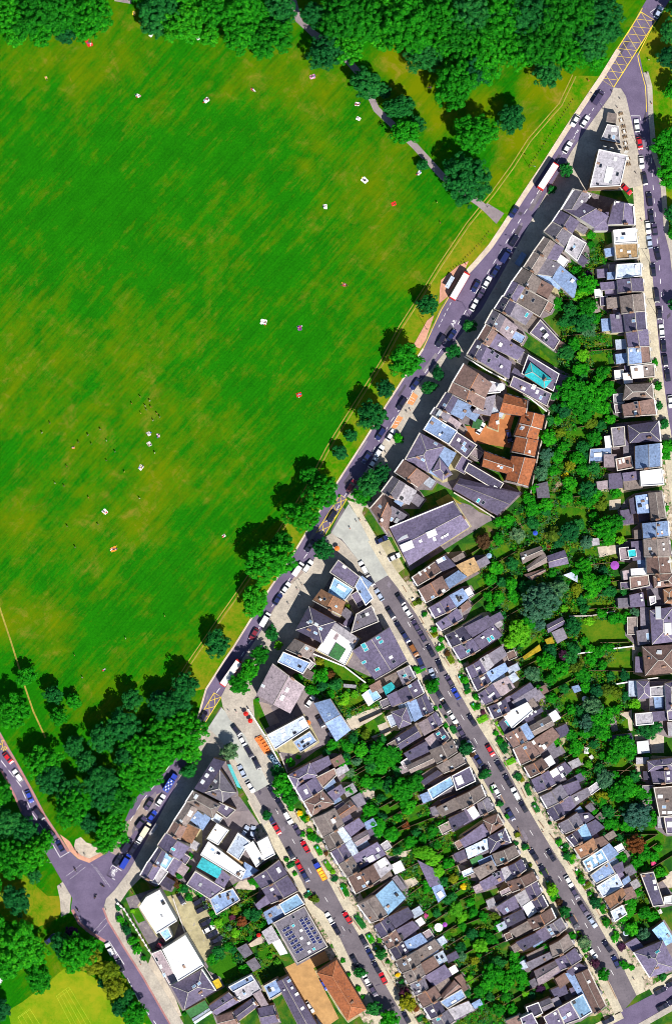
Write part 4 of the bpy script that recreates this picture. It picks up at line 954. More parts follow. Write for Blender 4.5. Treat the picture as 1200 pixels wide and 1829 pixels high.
def skylight_mesh(pane):
    key = ('sky', pane)
    if key not in _unit:
        mb = MB(); mb.box((0,0,0.06), (1,1,0.18), 0, 0); mb.poly([(-.42,-.42,.155),(.42,-.42,.155),(.42,.42,.155),(-.42,.42,.155)], 1)
        _unit[key] = mb.mesh('skylight', [M('white_paint') if pane != 'pane_dark' else M('grey_metal'), M(pane)])
    return _unit[key]
def chimney_mesh():
    if 'ch' not in _unit:
        mb = MB(); mb.box((0,0,0.75), (1.5,0.62,2.3)); mb.box((0,0,1.95), (1.62,0.74,0.14), 0, 0)
        _unit['ch'] = mb.mesh('chimney', [M('chimney')]); mb = MB(); mb.cyl((0,0,0), 0.13, 0.55, 7, 0.10); _unit['pot'] = mb.mesh('chimney_pot', [M('clay')])
    return _unit['ch']
def window_mesh():
    if 'wi' not in _unit:
        mb = MB(); mb.box((0,0,0), (1.1,0.16,1.7), 0, 0)
        for z in (-.39,.39): mb.poly([(-.42,-.085,z-.32),(.42,-.085,z-.32),(.42,-.085,z+.32),(-.42,-.085,z+.32)], 1)
        _unit['wi'] = mb.mesh('window', [M('white_paint'), M('pane_dark')])
    return _unit['wi']
def door_mesh():
    if 'do' not in _unit:
        mb = MB(); mb.box((0,0,1.05), (1.0,0.14,2.1), 0, 0); mb.box((0,0,2.2), (1.2,0.4,0.16), 0, 1); _unit['do'] = mb.mesh('door', [M('paint_navy'), M('white_paint')])
    return _unit['do']
def bay_mesh():
    if 'bay' not in _unit:
        mb = MB(); ring = [(-1.05,0),(-.65,-.75),(.65,-.75),(1.05,0)]
        mb.hexa([(x,y,0) for x, y in ring], [(x,y,3.0) for x, y in ring], 0); mb.hexa([(x*1.08,y*1.12,3.0) for x, y in ring], [(x*.9,y*.8,3.35) for x, y in ring], 2)
        for z0 in (0.9,): mb.poly([(-.5,-.755,z0),(.5,-.755,z0),(.5,-.755,z0+1.5),(-.5,-.755,z0+1.5)], 1)
        _unit['bay'] = mb.mesh('bay_window', [M('white_paint'), M('pane_dark'), M('pa')])
    return _unit['bay']
def piece(parent, typ, col, h, pts, first, wallmat, base):
    """one roofed volume. pts in px at eaves height; returns the Roof for fittings, world corners and roof object"""
    P = [W(p, h) for p in pts]; FOOT.append([(p[0], p[1]) for p in pts]); base = Vector((base[0], base[1], 0))
    Q = lambda v: (v[0]-base.x, v[1]-base.y, v[2])
    if typ == 'X': P = P[1:] + P[:1]; typ = 'G'
    orient = sum(P[i].x*P[(i+1)%len(P)].y-P[(i+1)%len(P)].x*P[i].y for i in range(len(P))) > 0
    mid = lambda a, b: (a+b)/2
    rf = Roof(); wm = MB(); rm = MB(); n = len(P); pw = None
    def face(pp):
        pp = pp if orient else pp[::-1]; rf.faces.append([Vector(Q(x)) for x in pp]); rm.poly([Q(x) for x in pp])
    ring = ccw(P) if False else (P if orient else P[::-1])
    if typ in 'Ff':
        top = h + (0.45 if typ == 'F' else 0.0)
        for i in range(n):
            a, b = ring[i], ring[(i+1)%n]; wm.poly([Q((a.x,a.y,0)), Q((b.x,b.y,0)), Q((b.x,b.y,top)), Q((a.x,a.y,top))])
        face(P)
        if typ == 'F':
            ins = inset(ring, 0.32 if h > 4 else 0.18); pm = MB(); rr = ring
            for i in range(n):
                a, b, c, d = rr[i], rr[(i+1)%n], ins[(i+1)%n], ins[i]
                pm.poly([Q((a.x,a.y,top)), Q((b.x,b.y,top)), Q((c.x,c.y,top)), Q((d.x,d.y,top))]); pm.poly([Q((d.x,d.y,top)), Q((c.x,c.y,top)), Q((c.x,c.y,h-.01)), Q((d.x,d.y,h-.01))])
            pm.build('parapet', M('coping_white') if col in ('wh','bw','cy','pa') or RND.random() < .25 else M('coping'), parent)
    else:
        for i in range(n):
            a, b = ring[i], ring[(i+1)%n]; wm.poly([Q((a.x,a.y,0)), Q((b.x,b.y,0)), Q((b.x,b.y,h)), Q((a.x,a.y,h))])
        p0, p1, p2, p3 = P
        if typ == 'G':
            wd = ((p1-p2).length+(p0-p3).length)/2; up = Vector((0,0,min(3.2, wd*0.5*(0.66 if col != 'te' else 0.85))))
            ma, mb_ = mid(p1,p2)+up, mid(p3,p0)+up
            face([p0,p1,ma,mb_]); face([p2,p3,mb_,ma])
            for t in ([p1,p2,ma],[p3,p0,mb_]): wm.poly([Q(x) for x in (t if orient else t[::-1])])
            pw = [(p1, ma, p2)] + ([(p3, mb_, p0)] if first else [])
            pp = MB(); up2 = Vector((0,0,0.32))
            for a, m_, b in pw:                                     # upstand between neighbours
                d = (b-a).to_2d().normalized()*0.0; s_ = Vector((-(b-a).y, (b-a).x, 0)).normalized()*0.17
                for u, v in ((a, m_), (m_, b)): pp.hexa([Q(u-s_), Q(u+s_), Q(v+s_), Q(v-s_)], [Q(u-s_+up2), Q(u+s_+up2), Q(v+s_+up2), Q(v-s_+up2)])
            if h > 4.9 and typ == 'G' and first is not None: pp.build('party_wall', M('party'), parent)
            rd = MB(); dv = (ma-mb_).normalized(); s_ = Vector((-dv.y, dv.x, 0))*0.14     # ridge tiles
            rd.hexa([Q(mb_-s_-Vector((0,0,.06))), Q(ma-s_-Vector((0,0,.06))), Q(ma+s_-Vector((0,0,.06))), Q(mb_+s_-Vector((0,0,.06)))], [Q(mb_-s_*.3+Vector((0,0,.12))), Q(ma-s_*.3+Vector((0,0,.12))), Q(ma+s_*.3+Vector((0,0,.12))), Q(mb_+s_*.3+Vector((0,0,.12)))])
            rd.build('ridge_tiles', M('clay') if col in ('te','tb','br') and RND.random() < .6 else M('party'), parent)
        elif typ == 'M':
            up = Vector((0,0,min(1.8, (p2-p1).length*0.35))); face([p0,p1,p2+up,p3+up])
            wm.poly([Q(x) for x in (p1,p2,p2+up)]); wm.poly([Q(x) for x in (p3,p0,p3+up)]); wm.poly([Q(x) for x in (p2,p3,p3+up,p2+up)])
        elif typ == 'H':
            if (mid(p0,p1)-mid(p2,p3)).length < (mid(p1,p2)-mid(p3,p0)).length: p0,p1,p2,p3 = p1,p2,p3,p0
            w_ = (p1-p0).length; A, B = mid(p0,p1), mid(p2,p3); L_ = (B-A).length; t = min(0.42, 0.5*w_/max(L_, .1)); up = Vector((0,0,min(3.2, w_*0.3)))
            a, b = A.lerp(B, t)+up, B.lerp(A, t)+up
            face([p0,p1,a]); face([p1,p2,b,a]); face([p2,p3,b]); face([p3,p0,a,b])
            hr = MB()
            for u, v in ((p0,a),(p1,a),(p2,b),(p3,b),(a,b)):
                d = (v-u); s_ = Vector((-d.y, d.x, 0)).normalized()*0.13
                hr.hexa([Q(u-s_), Q(u+s_), Q(v+s_), Q(v-s_)], [Q(u-s_*.4+Vector((0,0,.16))), Q(u+s_*.4+Vector((0,0,.16))), Q(v+s_*.4+Vector((0,0,.16))), Q(v-s_*.4+Vector((0,0,.16)))])
            hr.build('hip_tiles', M('clay') if col == 'te' else M('coping'), parent)
    wm.build('wall', wallmat, parent)
    ro = rm.build('roof', M(col), parent)
    return rf, P, ro
HOUSE_INFO = []; cur = None; special = None; house = None; counts = {}
RAW = []
for ln in HOUSES.strip().splitlines():
    ln = ln.strip()
    if not ln: continue
    if ln[0] == '@': cur = ln[1:]
    elif ln[0] == '=': special = [w.strip() for w in ln[1:].split('|')]
    elif ln[0] == '*': RAW.append([cur, special, [ln[1:].split()]]); special = None
    else: RAW[-1][2].append(ln[1:].split())
RAW = [r for r in RAW if not (r[0] == 'ob' and r[2][0][4] == '1,1')]
def centre(pp): return (sum(p[0] for p in pp)/len(pp), sum(p[1] for p in pp)/len(pp))
def ppts(tok):
    q = [T(tok[0], *map(float, w.split(','))) for w in tok[4:] if ':' not in w and ',' in w]; c = centre(q)
    return [(c[0]+(p[0]-c[0])*(1+2.2/max(5, math.dist(p, c))), c[1]+(p[1]-c[1])*(1+2.2/max(5, math.dist(p, c)))) for p in q]
order = {}
for i, r in enumerate(RAW):
    if r[1] is None: order.setdefault(r[0], []).append((centre(ppts(r[2][0]))[1], i))
rank = {}
for k, v in order.items():
    for n_, (y, i) in enumerate(sorted(v)): rank[i] = n_+1
BIN = {}
for i, (row, special, pieces) in enumerate(RAW):
    nm, place, gl_, fronted, _ = ROWS[row]; p0 = ppts(pieces[0]); c = centre(p0); b = W(c)
    if special: name, label, cat = special; grp = None
    else:
        name = nm; cat = {'terrace_house':'house','shop_building':'building','outbuilding':'shed'}[nm]
        kind = {'terrace_house':'roofed terraced house', 'shop_building':'roofed building', 'outbuilding':'roofed outbuilding'}[nm]
        label = f"{ROOFWORD[pieces[0][2]]}-{kind}, {ordn(rank[i])} from top {place}"
        grp = f"{nm.replace('_',' ')}s {place}"
    root = empty(name, (b.x, b.y, 0)); tag(root, label, cat, grp); bpy.context.view_layer.update() if False else None
    root.matrix_world = Matrix.Translation((b.x, b.y, 0))
    wallmat = M('wall_stucco') if RND.random() < 0.3 or pieces[0][2] in ('wh','bw') else M('wall_brick')
    if row in ('n1','w2','e2','r3','hs','hm','hb') and not special and len(p0) == 4:
        aw = W(p0[0]); dw = (W(p0[1])-aw); Lw = dw.length; dw.normalize(); nw_ = Vector((-dw.y, dw.x, 0)); cw = sum((W(q) for q in p0), Vector())/4
        if nw_.dot(cw-aw) < 0: nw_ = -nw_                        # nw_ points away from the street
        md = max((W(q)-aw).dot(nw_) for q in p0); bk_ = max((W(q)-aw).dot(nw_) for tok in pieces for q in ppts(tok))
        topx = lambda v_: (600+v_.x/S, 914.5-v_.y/S)
        def rect(u0, u1, v0, v1, col_, h_, typ_='f'):
            q = [topx(aw+dw*(Lw*u)+nw_*v_) for u, v_ in ((u0,v0),(u1,v0),(u1,v1),(u0,v1))]
            pieces.append(['_', typ_, col_, str(h_)] + [f"{x:.2f},{y:.2f}" for x, y in q])
        if bk_ - md > 2.5: rect(.04, .96, md-.3, md+(bk_-md)*RND.uniform(.45,.8), RND.choice(['sl','sp','sg','sp','sb','lb']), 3.1)
        dep = RND.uniform(1.8, 4.0); u0 = RND.choice([.02, .5, .3]); w_ = RND.uniform(.42,.6)
        rect(u0, min(.98, u0+w_), bk_-.2, bk_+dep, RND.choice(['pa','lb','bw','sp','sg','sb','pk','sl','wh','br']), 2.9, RND.choice(['f','F','M']))
    rear = None
    for j, tok in enumerate(pieces):
        t, typ, col, h = tok[0], tok[1], tok[2], float(tok[3]) + RND.uniform(-.22, .22); pts = ppts(tok)
        rf, P, ro = piece(root, typ, col, h, pts, (i == 0 or RAW[i-1][0] != row) if j == 0 else None, wallmat, b)
        u = (P[1]-P[0]).to_2d().normalized(); loc = lambda p: (W(p, h).x-b.x, W(p, h).y-b.y)
        f = TILES[t][2]
        for w in tok[4:]:
            if w[:2] in ('s:', 't:'):
                q = loc(T(t, *map(float, w[2:].split(','))))
                on_roof('skylight', skylight_mesh('pane_teal' if w[0] == 't' else RND.choice(['pane_dark','pane_sky','pane_white'])), root, rf, q, u, (1.05, 1.5 if w[0] == 's' else 1.9, 1))
            elif w[:2] == 'w:':
                x, y, lx, ly = map(float, w[2:].split(',')); q = loc(T(t, x, y))
                on_roof('rooflight', skylight_mesh('pane_white'), root, rf, q, u, (max(.8, lx/f*S), max(.8, ly/f*S), 2.2))
        if typ in 'Ff' and h > 4 and 'solar' not in tok:                # vents, boxes and upstands on the flat roofs
            xs = [p.x-b.x for p in P]; ys = [p.y-b.y for p in P]; A_ = abs((max(xs)-min(xs))*(max(ys)-min(ys)))
            for _ in range(min(6, int(A_/28)+1)):
                q = (RND.uniform(min(xs), max(xs)), RND.uniform(min(ys), max(ys)))
                if inside(q, inset([(p.x-b.x, p.y-b.y) for p in P], 0.8)):
                    s_ = RND.uniform(.5, 1.3); on_roof('roof_vent', unit_box('roof_vent', RND.choice(['grey_metal','dark_metal','white_paint','chimney'])), root, rf, q, u, (s_, s_*RND.uniform(.5,1.6), RND.uniform(.3,.9)))
        if typ == 'G' and h > 6 and col != 'te' or (typ == 'H' and h > 6.5):
            m_ = ((P[1]+P[2])/2) if typ == 'G' else P[1].lerp(P[3], 0.25)
            zz = h + (min(3.2, (P[1]-P[2]).length*0.33) if typ == 'G' else 1.0); vv = (P[2]-P[1])
            k_ = obj('chimney', chimney_mesh(), root, (m_.x-b.x+vv.x*.12, m_.y-b.y+vv.y*.12, zz-0.9), math.atan2(vv.y, vv.x))
            for x in (-.5, 0, .5): obj('chimney_pot', _unit['pot'], k_, (x, 0, 2.0))
        if typ in 'GHM' and h > 4.2:
            xs = [p.x-b.x for p in P]; ys = [p.y-b.y for p in P]
            for _ in range(RND.choice([1,2,3,3,4]) if j == 0 else RND.choice([0,1,2])):
                q = (RND.uniform(min(xs), max(xs)), RND.uniform(min(ys), max(ys)))
                if inside(q, inset([(p.x-b.x, p.y-b.y) for p in P], 0.9)):
                    kk = RND.random()
                    if kk < .42: on_roof('skylight', skylight_mesh(RND.choice(['pane_dark','pane_dark','pane_sky','pane_white'])), root, rf, q, u, (RND.uniform(.7,1.1), RND.uniform(.9,1.4), 1))
                    else: on_roof('roof_vent', unit_box('roof_vent', RND.choice(['dark_metal','white_paint','clay','chimney','pa'])), root, rf, q, u, (RND.uniform(.35,.8), RND.uniform(.35,.9), RND.uniform(.4,.9)))
        if j == 0 and typ in 'GH' and row in ('hs','hb','r3','e2','w2','n1') and col != 'te' and (row in ('hs','hb') or RND.random() < .6):   # parapet along the street front
            e_ = (P[1]-P[0]); mb = MB(); mm = (P[0]+P[1])/2 - b; mb.box((mm.x, mm.y, h+.12), (e_.length, .42, .5), math.atan2(e_.y, e_.x)); mb.build('front_parapet', M(RND.choice(['coping_white','coping','coping_white'])), root)
        if 'solar' in tok:
            pan = ('panel',); 
            mbp = MB(); mbp.hexa([(-.55,-.85,.15),(.55,-.85,.15),(.55,.85,.45),(-.55,.85,.45)], [(-.55,-.85,.2),(.55,-.85,.2),(.55,.85,.5),(-.55,.85,.5)], 1); mbp.poly([(-.5,-.78,.212),(.5,-.78,.212),(.5,.78,.503),(-.5,.78,.503)], 0)
            pm_ = mbp.mesh('solar_panel', [M('solar'), M('white_paint')])
            L6 = [(260+43*k, 380+72*k) for k in range(6)] + [(320+43*k, 345+71*k) for k in range(6)]
            A9 = [(540+26.3*k, 220+44.4*k) for k in range(9)]; B6 = [(615,200),(655,265),(710,355),(755,425),(805,510),(850,575)]
            for x, y in L6 + A9 + B6:
                q = loc(T('p', x, y)); o = on_roof('solar_panel', pm_, root, rf, q, u, (0.95, 0.95, 1)); 
            for x, y in ((405,165),(405,305),(535,385),(540,515),(660,595),(670,735),(745,690)):
                on_roof('skylight', skylight_mesh(RND.choice(['pane_teal','pane_white','pane_dark'])), root, rf, loc(T('p', x, y)), u, (1.0,1.1,2))
    if row not in ('ob',) and len(pieces) >= 1:
        allp = [q for tok in pieces for q in ppts(tok)]; cc = centre(allp)
        from_ = sorted(set((round(q[0],2), round(q[1],2)) for q in allp))
        def half(pp):
            o_ = []
            for q in pp:
                while len(o_) > 1 and (o_[-1][0]-o_[-2][0])*(q[1]-o_[-2][1])-(o_[-1][1]-o_[-2][1])*(q[0]-o_[-2][0]) <= 0: o_.pop()
                o_.append(q)
            return o_[:-1]
        hull = half(from_) + half(from_[::-1])
        hull = [(q[0]+(q[0]-cc[0])/max(1, math.dist(q, cc))*4, q[1]+(q[1]-cc[1])/max(1, math.dist(q, cc))*4) for q in hull]
        sheet('paved_yard', hull, 0.024+0.004*(i % 9)+0.0004*(i % 37), M(('yard_mauve','yard_grey','yard_mauve','yard')[i % 4]))
    P = [W(p, 0) for p in p0]; a, c2 = P[0], P[1]; d = (c2-a); L_ = d.length; d.normalize()
    nrm = Vector((-d.y, d.x, 0)); ctr = sum(P, Vector())/len(P)
    if nrm.dot(ctr-a) > 0: nrm = -nrm
    h = float(pieces[0][3]); rz = math.atan2(-nrm.x, nrm.y) + math.pi
    if row != 'ob' and len(P) == 4 and h > 5:                            # street front: windows and a door
        nw = max(1, min(4, int(L_/2.6)))
        for st in range(1, max(2, int(h/3.1))):
            for k in range(nw):
                q = a + d*(L_*(k+.5)/nw) + nrm*0.05 - b; obj('window', window_mesh(), root, (q.x, q.y, 1.6+st*3.0), rz)
        q = a + d*(L_*0.22) + nrm*0.04 - b; obj('door', door_mesh(), root, (q.x, q.y, 0.15), rz)
        if fronted and not special:
            q = a + d*(L_*0.62) + nrm*0.02 - b; obj('bay_window', bay_mesh(), root, (q.x, q.y, 0.1), rz)
    HOUSE_INFO.append(dict(row=row, i=i, root=root, P=P, d=d, n=nrm, L=L_, label=label, rank=rank.get(i), special=special, pieces=[ppts(t) for t in pieces]))

for H_ in HOUSE_INFO:                                            # white parapets round the mansion and its neighbour
    if H_['root'].name.startswith('mansion_block'):
        bb = H_['root'].location
        for a_, c_ in (((405,296),(495,153)),((495,153),(618,190)),((790,240),(922,266)),((922,266),(934,402)),((786,262),(790,240)),((618,190),(605,212))):
            A_, C_ = W(T('B', *a_), 11), W(T('B', *c_), 11); mm = (A_+C_)/2 - bb; e_ = C_-A_
            mb = MB(); mb.box((mm.x, mm.y, 10.4), (e_.length+.3, .55, 1.5), math.atan2(e_.y, e_.x)); mb.build('parapet', M('coping_white'), H_['root'])
# ================================================================= TREES AND PLANTS
def leafset(rng, v, f, cx, cy, cz, rc, ls, n, up=0.25):
    for _ in range(n):
        while True:
            d = Vector((rng.gauss(0,1), rng.gauss(0,1), rng.gauss(0,1)))
            if d.length > .01: break
        d.normalize()
        if d.z < -0.35: d.z = -d.z
        r = rc*rng.uniform(0.72, 1.05); p = Vector((cx, cy, cz)) + d*r
        nn = (d + Vector((rng.uniform(-.6,.6), rng.uniform(-.6,.6), rng.uniform(-.4,.6)+up))).normalized()
        a = nn.orthogonal().normalized(); a.rotate(Matrix.Rotation(rng.uniform(0, 6.28), 3, nn)); bb = nn.cross(a)
        s1_, s2_ = ls*rng.uniform(.7, 1.3), ls*rng.uniform(.5, .9); k = len(v)
        v += [tuple(p-a*s1_), tuple(p+bb*s2_), tuple(p+a*s1_), tuple(p-bb*s2_)]; f.append([k, k+1, k+2, k+3])
def crown_mesh(seed, nc, nl, rc, ls, zc, zs, rough):
    rng = random.Random(seed); v, f = [], []
    ph = [rng.uniform(0, 6.28) for _ in range(4)]
    for i in range(nc):
        t = (i+.5)/nc; z = 1 - 1.45*t; a = 2.39996*i + rng.uniform(-.35,.35)
        rr = math.sqrt(max(0, 1-z*z)); lob = 1 + rough*(math.sin(2*a+ph[0])*.5 + math.sin(3*a+ph[1])*.5 + math.sin(5*a+ph[2])*.35)
        k = rng.uniform(.62, 1.04)*(1-rc*.7)*lob*(1 - .18*(rng.random() < .3))
        leafset(rng, v, f, rr*math.cos(a)*k, rr*math.sin(a)*k, zc + z*zs*k, rc*rng.uniform(.5,1.3), ls, nl)
    for i in range(nc//4):
        a = rng.uniform(0, 6.28); q = rng.uniform(0, .55); leafset(rng, v, f, q*math.cos(a), q*math.sin(a), zc+rng.uniform(-.3,.35)*zs, rc*1.5, ls*1.4, nl//2)
    return mesh('crown', v, f, [M('leaf_g')])
def trunk_mesh(seed, zc):
    rng = random.Random(seed); mb = MB(); n = 7
    def limb(p, q, r0, r1):
        p, q = Vector(p), Vector(q); d = (q-p).normalized(); a = d.orthogonal().normalized(); b = d.cross(a)
        ring = lambda c, r: [c + a*(r*math.cos(2*math.pi*i/n)) + b*(r*math.sin(2*math.pi*i/n)) for i in range(n)]
        mb.hexa(ring(p, r0), ring(q, r1))
    limb((0,0,-.02), (0,0,zc*.55), .065, .045); limb((0,0,zc*.5), (.02,0,zc*.95), .045, .02)
    for i in range(5):
        a = i*1.257 + rng.uniform(-.3,.3); limb((0,0,zc*rng.uniform(.42,.6)), (.5*math.cos(a), .5*math.sin(a), zc+rng.uniform(-.05,.25)), .03, .01)
    return mb.mesh('trunk', [M('bark')])
CR = {}
for s_, (nc, nl, rc, ls, zc, zs) in dict(L=(150,56,.135,.040,1.28,.80), M=(84,54,.185,.058,1.45,.88), S=(40,44,.26,.10,1.15,.8), W=(18,34,.34,.15,.75,.6)).items():
    CR[s_] = [(crown_mesh(10*k+ord(s_), nc, nl, rc, ls, zc, zs, .15 if s_ != 'S' else .2), trunk_mesh(k, zc)) for k in range(4 if s_ != 'W' else 3)]
LEAFWORD = dict(g='mid green', d='dark green', l='bright green', b='blue-green', o='olive', p='dark purple', r='russet', y='yellow', k='pink')
TREES = []   # (zone, px, radius px, leaf key)
ZONES = {'tl':('park_tree','in the wood at the top left corner','tree'), 'tm':('park_tree','in the wood along the top edge','tree'), 'lone':('park_tree','standing on the lawn near the park path','tree'),
 're':('park_tree','beyond the street at the right edge','tree'), 'edge':('park_tree','on the park edge of the main road','tree'), 'shop':('street_tree','on the shop side of the main road','tree'),
 'bl':('park_tree','in the wood below the big lawn','tree'), 'wl':('park_tree','left of the park road, bottom left','tree'), 'cr':('park_tree','around the cricket nets, bottom left','tree'), 'hd':('roadside_shrub','along the lower road before the white block','shrub'),
 's1':('street_tree','along the left diagonal street','tree'), 's2':('street_tree','along the middle diagonal street','tree'), 'gr':('garden_tree','in the gardens behind the right-edge street','tree'), 'gm':('garden_tree','in the gardens between the two diagonal streets','tree'), 'gl':('garden_tree','in the gardens left of the left street','tree')}
def trees(zone, t, s):
    for w in s.split():
        a = w.split(','); f = TILES[t][2]; TREES.append((zone, T(t, float(a[0]), float(a[1])), float(a[2]), a[3] if len(a) > 3 else 'g'))
trees('tl','_','12,28,38 68,18,40 76,58,26 122,24,38 168,28,36 118,62,20,d 28,66,20 -30,40,40 -20,-30,40 50,-30,40 120,-35,40 180,-20,30 150,58,20 45,45,30 97,38,28')
trees('tm','_','290,10,36,d 278,42,26,d 328,44,36 382,16,38 372,66,22 440,12,38 432,60,34 488,66,36 500,18,28,d 468,88,20 330,-25,40 420,-35,40 560,28,26,d 582,92,36,d 610,28,42 662,38,46 622,82,32 656,152,30,d 722,48,48 780,28,44 840,24,40,d 758,98,36,d 820,64,44 862,102,44 812,150,42 900,28,44 950,24,44,d 912,86,44 962,82,42 1000,28,44 1042,18,38 1012,94,38 1050,76,36,d 1082,28,36,d 976,132,28,d 1062,108,20 700,8,40 880,60,34 935,55,34,d 745,70,34 690,62,30 790,75,34 845,130,30,d 1090,58,20,d 250,-20,34')
trees('lone','_','712,192,26,d 722,236,26 742,222,20,d 846,240,40 834,320,44,d 912,212,27,d 754,294,11,d 688,165,14,d')
trees('re','_','1196,58,22,d 1194,104,22,d 1200,160,18 1194,262,30 1200,312,26 1200,382,16,d 1202,418,12 1206,545,16,d 1215,20,26,d 1225,210,26')
trees('edge','_','764,545,20,d 723,645,30 688,694,18,d 664,742,28,d 627,778,13,d 608,808,14,d 572,880,32 538,922,34 482,1002,44 500,972,24 455,1074,28 388,1150,24,d 557,852,20')
trees('shop','_','838,583,13,d 810,627,13,d 782,668,14,d 765,692,13,d 711,783,10 660,866,24,d 646,886,18 680,846,18,d 577,982,19,d 485,1132,14,d 465,1169,17 445,1197,19 428,1222,19,g 1010,303,13,d 985,338,8,d 497,1152,9,l')
trees('bl','_','332,1224,30,d 316,1258,30,d 332,1302,38 296,1262,28,d 236,1250,22,d 283,1252,24,d 222,1296,30,d 182,1318,28,d 133,1334,22,d 106,1280,20 96,1240,20,d 133,1254,16 48,1208,20 24,1272,38 76,1364,38 264,1344,40 240,1384,36 182,1394,32,d 127,1414,32,d 128,1440,38 186,1420,36,d 200,1482,33 187,1506,22 90,1390,30,d 264,1384,34 338,1377,17,d 292,1310,34 225,1350,26,d 155,1360,22,d 300,1345,30 214,1430,30 232,1330,24 160,1470,22,d 342,1345,20 305,1290,28')
trees('wl','_','6,1414,18 46,1482,25,d 14,1472,28,d 56,1522,34 20,1532,34 62,1564,15,d 30,1608,28,d -20,1420,30 -20,1580,30 80,1500,18 0,1455,20,d 40,1545,24')
trees('cr','_','32,1694,44 70,1748,25 140,1700,34 112,1690,24,d 164,1716,26,o 196,1734,22,o 206,1762,22,o 226,1784,19,d 240,1812,23 214,1800,17,d 0,1802,22,d -15,1660,34 165,1695,20 128,1668,14,p 60,1700,30 186,1755,14,d 8,1725,30')
trees('hd','_','215,1642,8 227,1661,9,d 237,1680,9 245,1695,10 257,1712,6 222,1652,7 212,1622,6,d')
trees('s1','_','410,1342,17,b 505,1402,20 517,1424,15 476,1456,9,d 496,1378,12,d 680,1705,12,d 642,1737,12,d 667,1802,15,d 695,1820,19 727,1790,17,o 562,1606,8,o 722,1775,12,p')
trees('s2','_','772,1226,13 832,1338,13,d 867,1382,10,d 892,1436,7,d 986,1590,12,l 1008,1628,12,d 1042,1684,12,b 1077,1741,13 1062,1720,10,p 998,1612,7,r')
trees('gr','B','620,480,8 620,545,7 560,760,9,l 590,830,18 540,905,14,l 590,1000,19 470,1015,15,d 380,970,12 560,1100,19,d 440,1090,14,d 650,1075,10 600,1150,13,b 520,730,8 590,770,10,p')
trees('gr','D','560,140,12,l 440,120,15,d 500,60,12 540,240,14 700,260,14 620,330,9,r 480,400,26 620,430,23 730,380,14 560,510,22 700,510,14 430,530,14,d 620,625,11,o 330,600,9,d 320,730,14 430,790,10 640,725,14 560,790,13,d 300,850,13,b 290,910,11,b 520,870,13 640,940,14,d 260,980,14,b 440,1000,7,y 470,1050,12 590,1100,16,d 440,1150,12 220,1090,9 650,1130,12 800,1120,11 1075,190,7 1100,360,9 1105,500,8,d 1140,630,9,d 1170,790,14 1150,850,10 350,430,8,d 760,600,10 260,700,6,l 690,640,9,d 380,600,9 400,690,9,o 380,860,12 470,920,11,o 560,960,12 350,960,10 600,860,9,d 360,510,8,d 560,590,9 660,330,12 480,320,11 560,300,10,d')
trees('gr','H','90,130,14 200,150,9,d 650,280,19 740,240,17 360,40,12 540,60,13 640,95,12,o 830,160,8,l 260,335,12,o 380,310,17,d 790,375,8,l 520,400,11,b 500,580,15 560,710,20 640,700,15 440,765,11,o 700,785,12,d 250,640,9 150,870,32,b 80,725,10,d 280,765,18,b 340,920,8,l 60,1030,13 150,1045,11,b 20,1145,15,l 410,1065,16,d 540,1020,9,l 910,950,9,b 850,985,8 740,1000,13 230,1250,13,d 340,1290,11,p 500,1180,9 620,1260,11 220,430,6,r 330,430,7,o 200,90,14 60,50,12 90,240,12,d 300,400,9,d 460,250,10,d 580,190,10 700,360,12 250,540,10 430,640,9 310,690,9,d 560,800,11 650,620,10,d 820,780,9,d 500,920,9,d 480,850,9,d 640,960,9 820,1000,9 1000,880,8,d 420,1240,12,d 550,1240,9 700,1230,9 960,1300,9 1140,120,9')
trees('gr','G','650,350,13,r 760,330,11 900,300,13,b 860,510,13,d 740,540,13 700,620,13 850,650,13 760,750,12 900,1000,21,l 850,1060,14,l 770,880,11,d 870,740,11 620,320,8,o 920,430,10,o 830,200,13 760,210,10 680,740,9 790,640,10,d 940,670,11,d 700,820,9')
trees('gr','K','200,210,14,b 300,120,15 400,180,15 470,100,13,d 520,165,13,o 560,225,13 620,110,11 330,250,11 700,150,10 240,330,11 580,315,11 730,330,13,o 870,375,10,d 930,430,12,l 640,450,18,b 700,520,20 600,560,16,b 660,605,16 560,490,12,d 720,645,13 800,470,9 840,730,22 780,800,14 900,780,12 510,740,14 480,655,11 360,700,9 1000,620,13,d 1080,600,13,d 1040,630,12,d 720,970,16,b 790,1060,13 870,1000,14 880,1080,12,l 960,1050,12 1030,1100,11 610,1140,5,y 640,1010,9 700,1100,11,o 430,320,10,d 340,390,10 480,470,9 660,340,13,d 760,230,9,d 860,230,9,d 800,350,11,o 640,720,9,d 520,560,9,d 580,640,10 420,640,8,d 700,800,9 1020,800,8 600,860,8,l 540,920,9 680,900,12,d 930,950,11,d 780,940,10')
trees('gr','Q','820,60,19 900,40,14 980,80,12 950,230,23,b 1050,260,13 880,300,14 740,200,13,d 700,120,10 940,430,18,r 1000,500,13 760,290,13 720,380,10,d 840,520,12 950,570,12 1100,460,8 1110,630,11 450,520,9,d 550,690,8 650,850,11,d 730,990,8 900,900,12 1000,920,13 900,850,11 1060,950,11 910,1040,12 1000,1080,12,b 640,200,9 680,250,9,d 880,180,14,d 1060,60,10 1070,520,10 1010,620,9 930,720,9 950,780,9 870,680,7 390,420,7 790,1100,8 830,380,8,d 780,440,7 1065,570,5,k 850,960,9')
